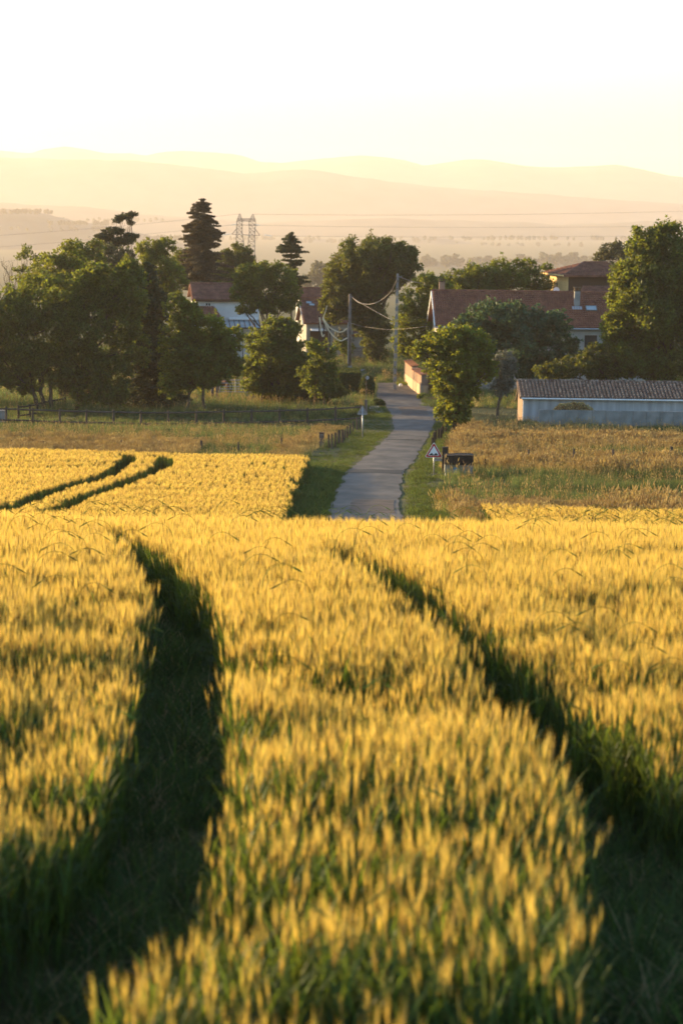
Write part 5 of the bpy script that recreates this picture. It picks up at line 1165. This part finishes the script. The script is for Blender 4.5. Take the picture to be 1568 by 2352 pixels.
# ------------------------------------------------------------------ road signs, trough
def rounded_tri(cx, cz, R, rad, n=6):
    """points of a triangle with rounded corners in the x-z plane, apex up"""
    pts = []
    for k in range(3):
        a = math.pi/2+k*2*math.pi/3; c = ((R-2*rad)*math.cos(a)+cx, (R-2*rad)*math.sin(a)+cz)
        for j in range(n+1): b = a-math.pi/3+2*math.pi/3*j/n; pts.append((c[0]+rad*math.cos(b), c[1]+rad*math.sin(b)))
    return pts
def sign(label, cx_px, top_px, bot_px, wpx, b, facing, pole_r=.03):
    root = thing('warning_sign', b, label, 'road sign'); s = b.y/F; side_ = wpx*s; R = side_/math.sqrt(3)
    top = P(cx_px, top_px, b.y); cz = top.z-R; cx = top.x; f = -1 if facing else 1
    def tri(name, R_, rad, y, th, m): mb = MB(); mb.prism([(x, b.y+y, z) for x, z in rounded_tri(cx, cz, R_, rad)], (0, th, 0)); return mb.build(name, m, root)
    pl_ = tri('plate', R*1.08, .05, 0, .02, M['signback'])
    tri('white_rim', R*1.08, .05, f*.004+(0 if f < 0 else .02), .003*f, M['signwhite'])
    tri('red_border', R*.99, .045, f*.008+(0 if f < 0 else .02), .003*f, M['signred'])
    tri('white_field', R*.68, .02, f*.012+(0 if f < 0 else .02), .003*f, M['signwhite'])
    y = f*.016+(0 if f < 0 else .02); mb = MB(); w = side_; pts = [(-.27*w, -.01)]
    for i in range(25):
        t = i/24; x = -.27*w+.54*w*t; h = .015+.11*(max(0, math.sin((t*2 % 1 if t < 1 else 0)*math.pi))**1.2 if True else 0)
        h = .02*w+.11*w*(math.exp(-((t-.27)/.12)**2)+math.exp(-((t-.73)/.12)**2)); pts.append((x, h))
    pts.append((.27*w, -.01)); z0 = cz-R*.28
    mb.prism([(cx+x, b.y+y, z0+z) for x, z in pts], (0, .003*f, 0)); mb.build('two_hump_symbol', M['signblack'], root)
    mb = MB(); mb.tube([b-Vector((0, 0, .3)), Vector((cx, b.y+(.05 if facing else -.035), top.z-R*.35))], pole_r, 10); mb.build('pole', M['metal'], root, True)
    if not facing:
        for z_ in (-.16, .42):
            mb = MB(); mb.box((cx, b.y-.012, cz-z_*R-.0), side_*(.8 if z_ > 0 else .3), .02, .05); mb.build('bracket', M['metal'], root)
    return root
b = hit(999, 1095, 0, 90); b.x = P(996, 1095, b.y).x
sg = sign('red bordered warning triangle with two black humps, facing the camera right of the lane', 996, 1016.5, 1050, 39, b, True, .03)
q0 = P(994, 1056, b.y+.07); q1 = P(1022, 1056, b.y+.07); mb = MB(); mb.bar(q0, q1, .05, .12); mb.build('arm', M['metal'], sg)
b2 = hit(832.3, 1006, 0, 90); b2.z = gz(b2.x, b2.y)
sign('warning triangle seen from behind on a grey pole, left of the lane', 832.3, 931, 953, 24.5, b2, False, .04)
# round sign back by the ivy bush
q = hit(841, 926, 0, 120); t_ = P(841, 864, q.y); rs = thing('round_sign', q, 'thin pole with a small round dark sign in front of the ivy bush', 'road sign')
mb = MB(); mb.tube([q-Vector((0, 0, .2)), t_], .03, 8); mb.build('pole', M['wood'], rs); mb = MB(); mb.tube([t_+Vector((.08, .01, -.14)), t_+Vector((.08, .035, -.14))], .17, 20); mb.build('plate', M['zinc'], rs)
q = hit(841, 950, 0, 120); t_ = P(840, 922, q.y); mb = MB(); mb.tube([q-Vector((0, 0, .2)), t_], .11, 9); mb.tube([t_, t_+Vector((0, 0, .14))], [.13, .10], 9); tag(mb.build('post', M['wood']), 'stout weathered post at the right end of the rail fence', 'post')
q = P(920, 866, 238); q.z = gz(q.x, q.y); mb = MB(); mb.ball(q+Vector((0, 0, .18)), .2, 1, .8, .9, 14, 8); mb.box(q+Vector((0, 0, .02)), .3, .25, .08); tag(mb.build('boundary_stone', M['whitepaint'], None, True), 'small round white stone on the bank right of the concrete pole', 'stone')
# grey trough with weathered lid
b = hit(1052, 1099, 0, 90); s = b.y/F; X0, X1 = P(1020, 1090, b.y).x, P(1086, 1090, b.y).x
zt, zm, zb_ = P(1052, 1045, b.y).z, P(1052, 1067.3, b.y).z, b.z
tr_ = thing('water_cabinet', b, 'grey concrete box with dark weathered lid and a blue paint mark behind the warning sign', 'cabinet')
mb = MB(); zz = zm-.42
mb.box(((X0+X1)/2, b.y+.45, (zm+zz)/2), X1-X0-.04, .9, zm-zz-.012); mb.box(((X0+X1)/2, b.y+.47, (zz+zb_)/2-.15), X1-X0-.10, .88, zz-zb_+.3-.012); mb.build('body', M['concrete'], tr_)
mb = MB(); xm = X0+(X1-X0)*.34
mb.box(((X0+xm)/2, b.y+.42, (zt+zm)/2-.01), xm-X0-.01, 1.0, zt-zm-.03); mb.box(((X1+xm)/2, b.y+.40, (zt+zm)/2), X1-xm-.01, 1.0, zt-zm-.004); mb.build('lid', M['darkwood'], tr_)
mb = MB(); bx0 = P(1045.5, 1080, b.y).x; g2 = random.Random(3)
pts = [(math.cos(a)*(.10+g2.uniform(-.02, .03)), math.sin(a)*(.19+g2.uniform(-.04, .04))) for a in np.linspace(0, 6.283, 15)[:-1]]
mb.prism([(bx0+x, b.y-.002, zm-.30+z) for x, z in pts], (0, -.006, 0)); mb.build('paint_mark', M['bluepaint'], tr_)
q = P(1024.5, 1097, b.y-.12); q.z = gz(q.x, q.y); t_ = P(1024.5, 1038, b.y-.12); q.x = t_.x
mb = MB(); mb.box((q.x, b.y+1.2, (q.z+t_.z)/2), 14*s, .26, t_.z-q.z+.2); tag(mb.build('timber_post', M['darkwood']), 'dark squared timber post behind the left end of the grey box', 'post')
# thistle on the wheat horizon
q = hit(1360, 1215, 0, 20); q = P(1360, 1215, 45); q.z = gz(q.x, q.y); th = MB(); tt = P(1361, 1178, 45); th.tube([q, q.lerp(tt, .5)+Vector((.01, 0, 0)), tt], [.006, .005, .003], 5, 0)
rn3 = random.Random(9)
for k in range(12):
    a = q.lerp(tt, rn3.uniform(.72, .98)); e_ = a+Vector((rn3.uniform(-.09, .09), rn3.uniform(-.05, .05), rn3.uniform(.02, .07))); th.tube([a, e_], .0025, 4, 0); th.ball(e_, .013, 1, 1, 1.3, 6, 4)
tag(th.build('thistle', M['darkwood']), 'dark dry thistle standing above the wheat horizon at right', 'plant')

# ------------------------------------------------------------------ haze
hb = MB(); hb.box((0, 12350, 20), 27900, 24900, 640); hz = hb.build('haze', [])
hm = bpy.data.materials.new('haze_air'); hm.use_nodes = True; hn = hm.node_tree.nodes; hn.clear()
pv = hn.new('ShaderNodeVolumePrincipled'); ho = hn.new('ShaderNodeOutputMaterial')
pv.inputs['Color'].default_value = (.98, .87, .80, 1); pv.inputs['Density'].default_value = HAZE_DENSITY; pv.inputs['Anisotropy'].default_value = .35
hm.node_tree.links.new(pv.outputs[0], ho.inputs['Volume']); hz.data.materials.append(hm)
tag(hz, 'warm evening haze filling the valley', kind='stuff')
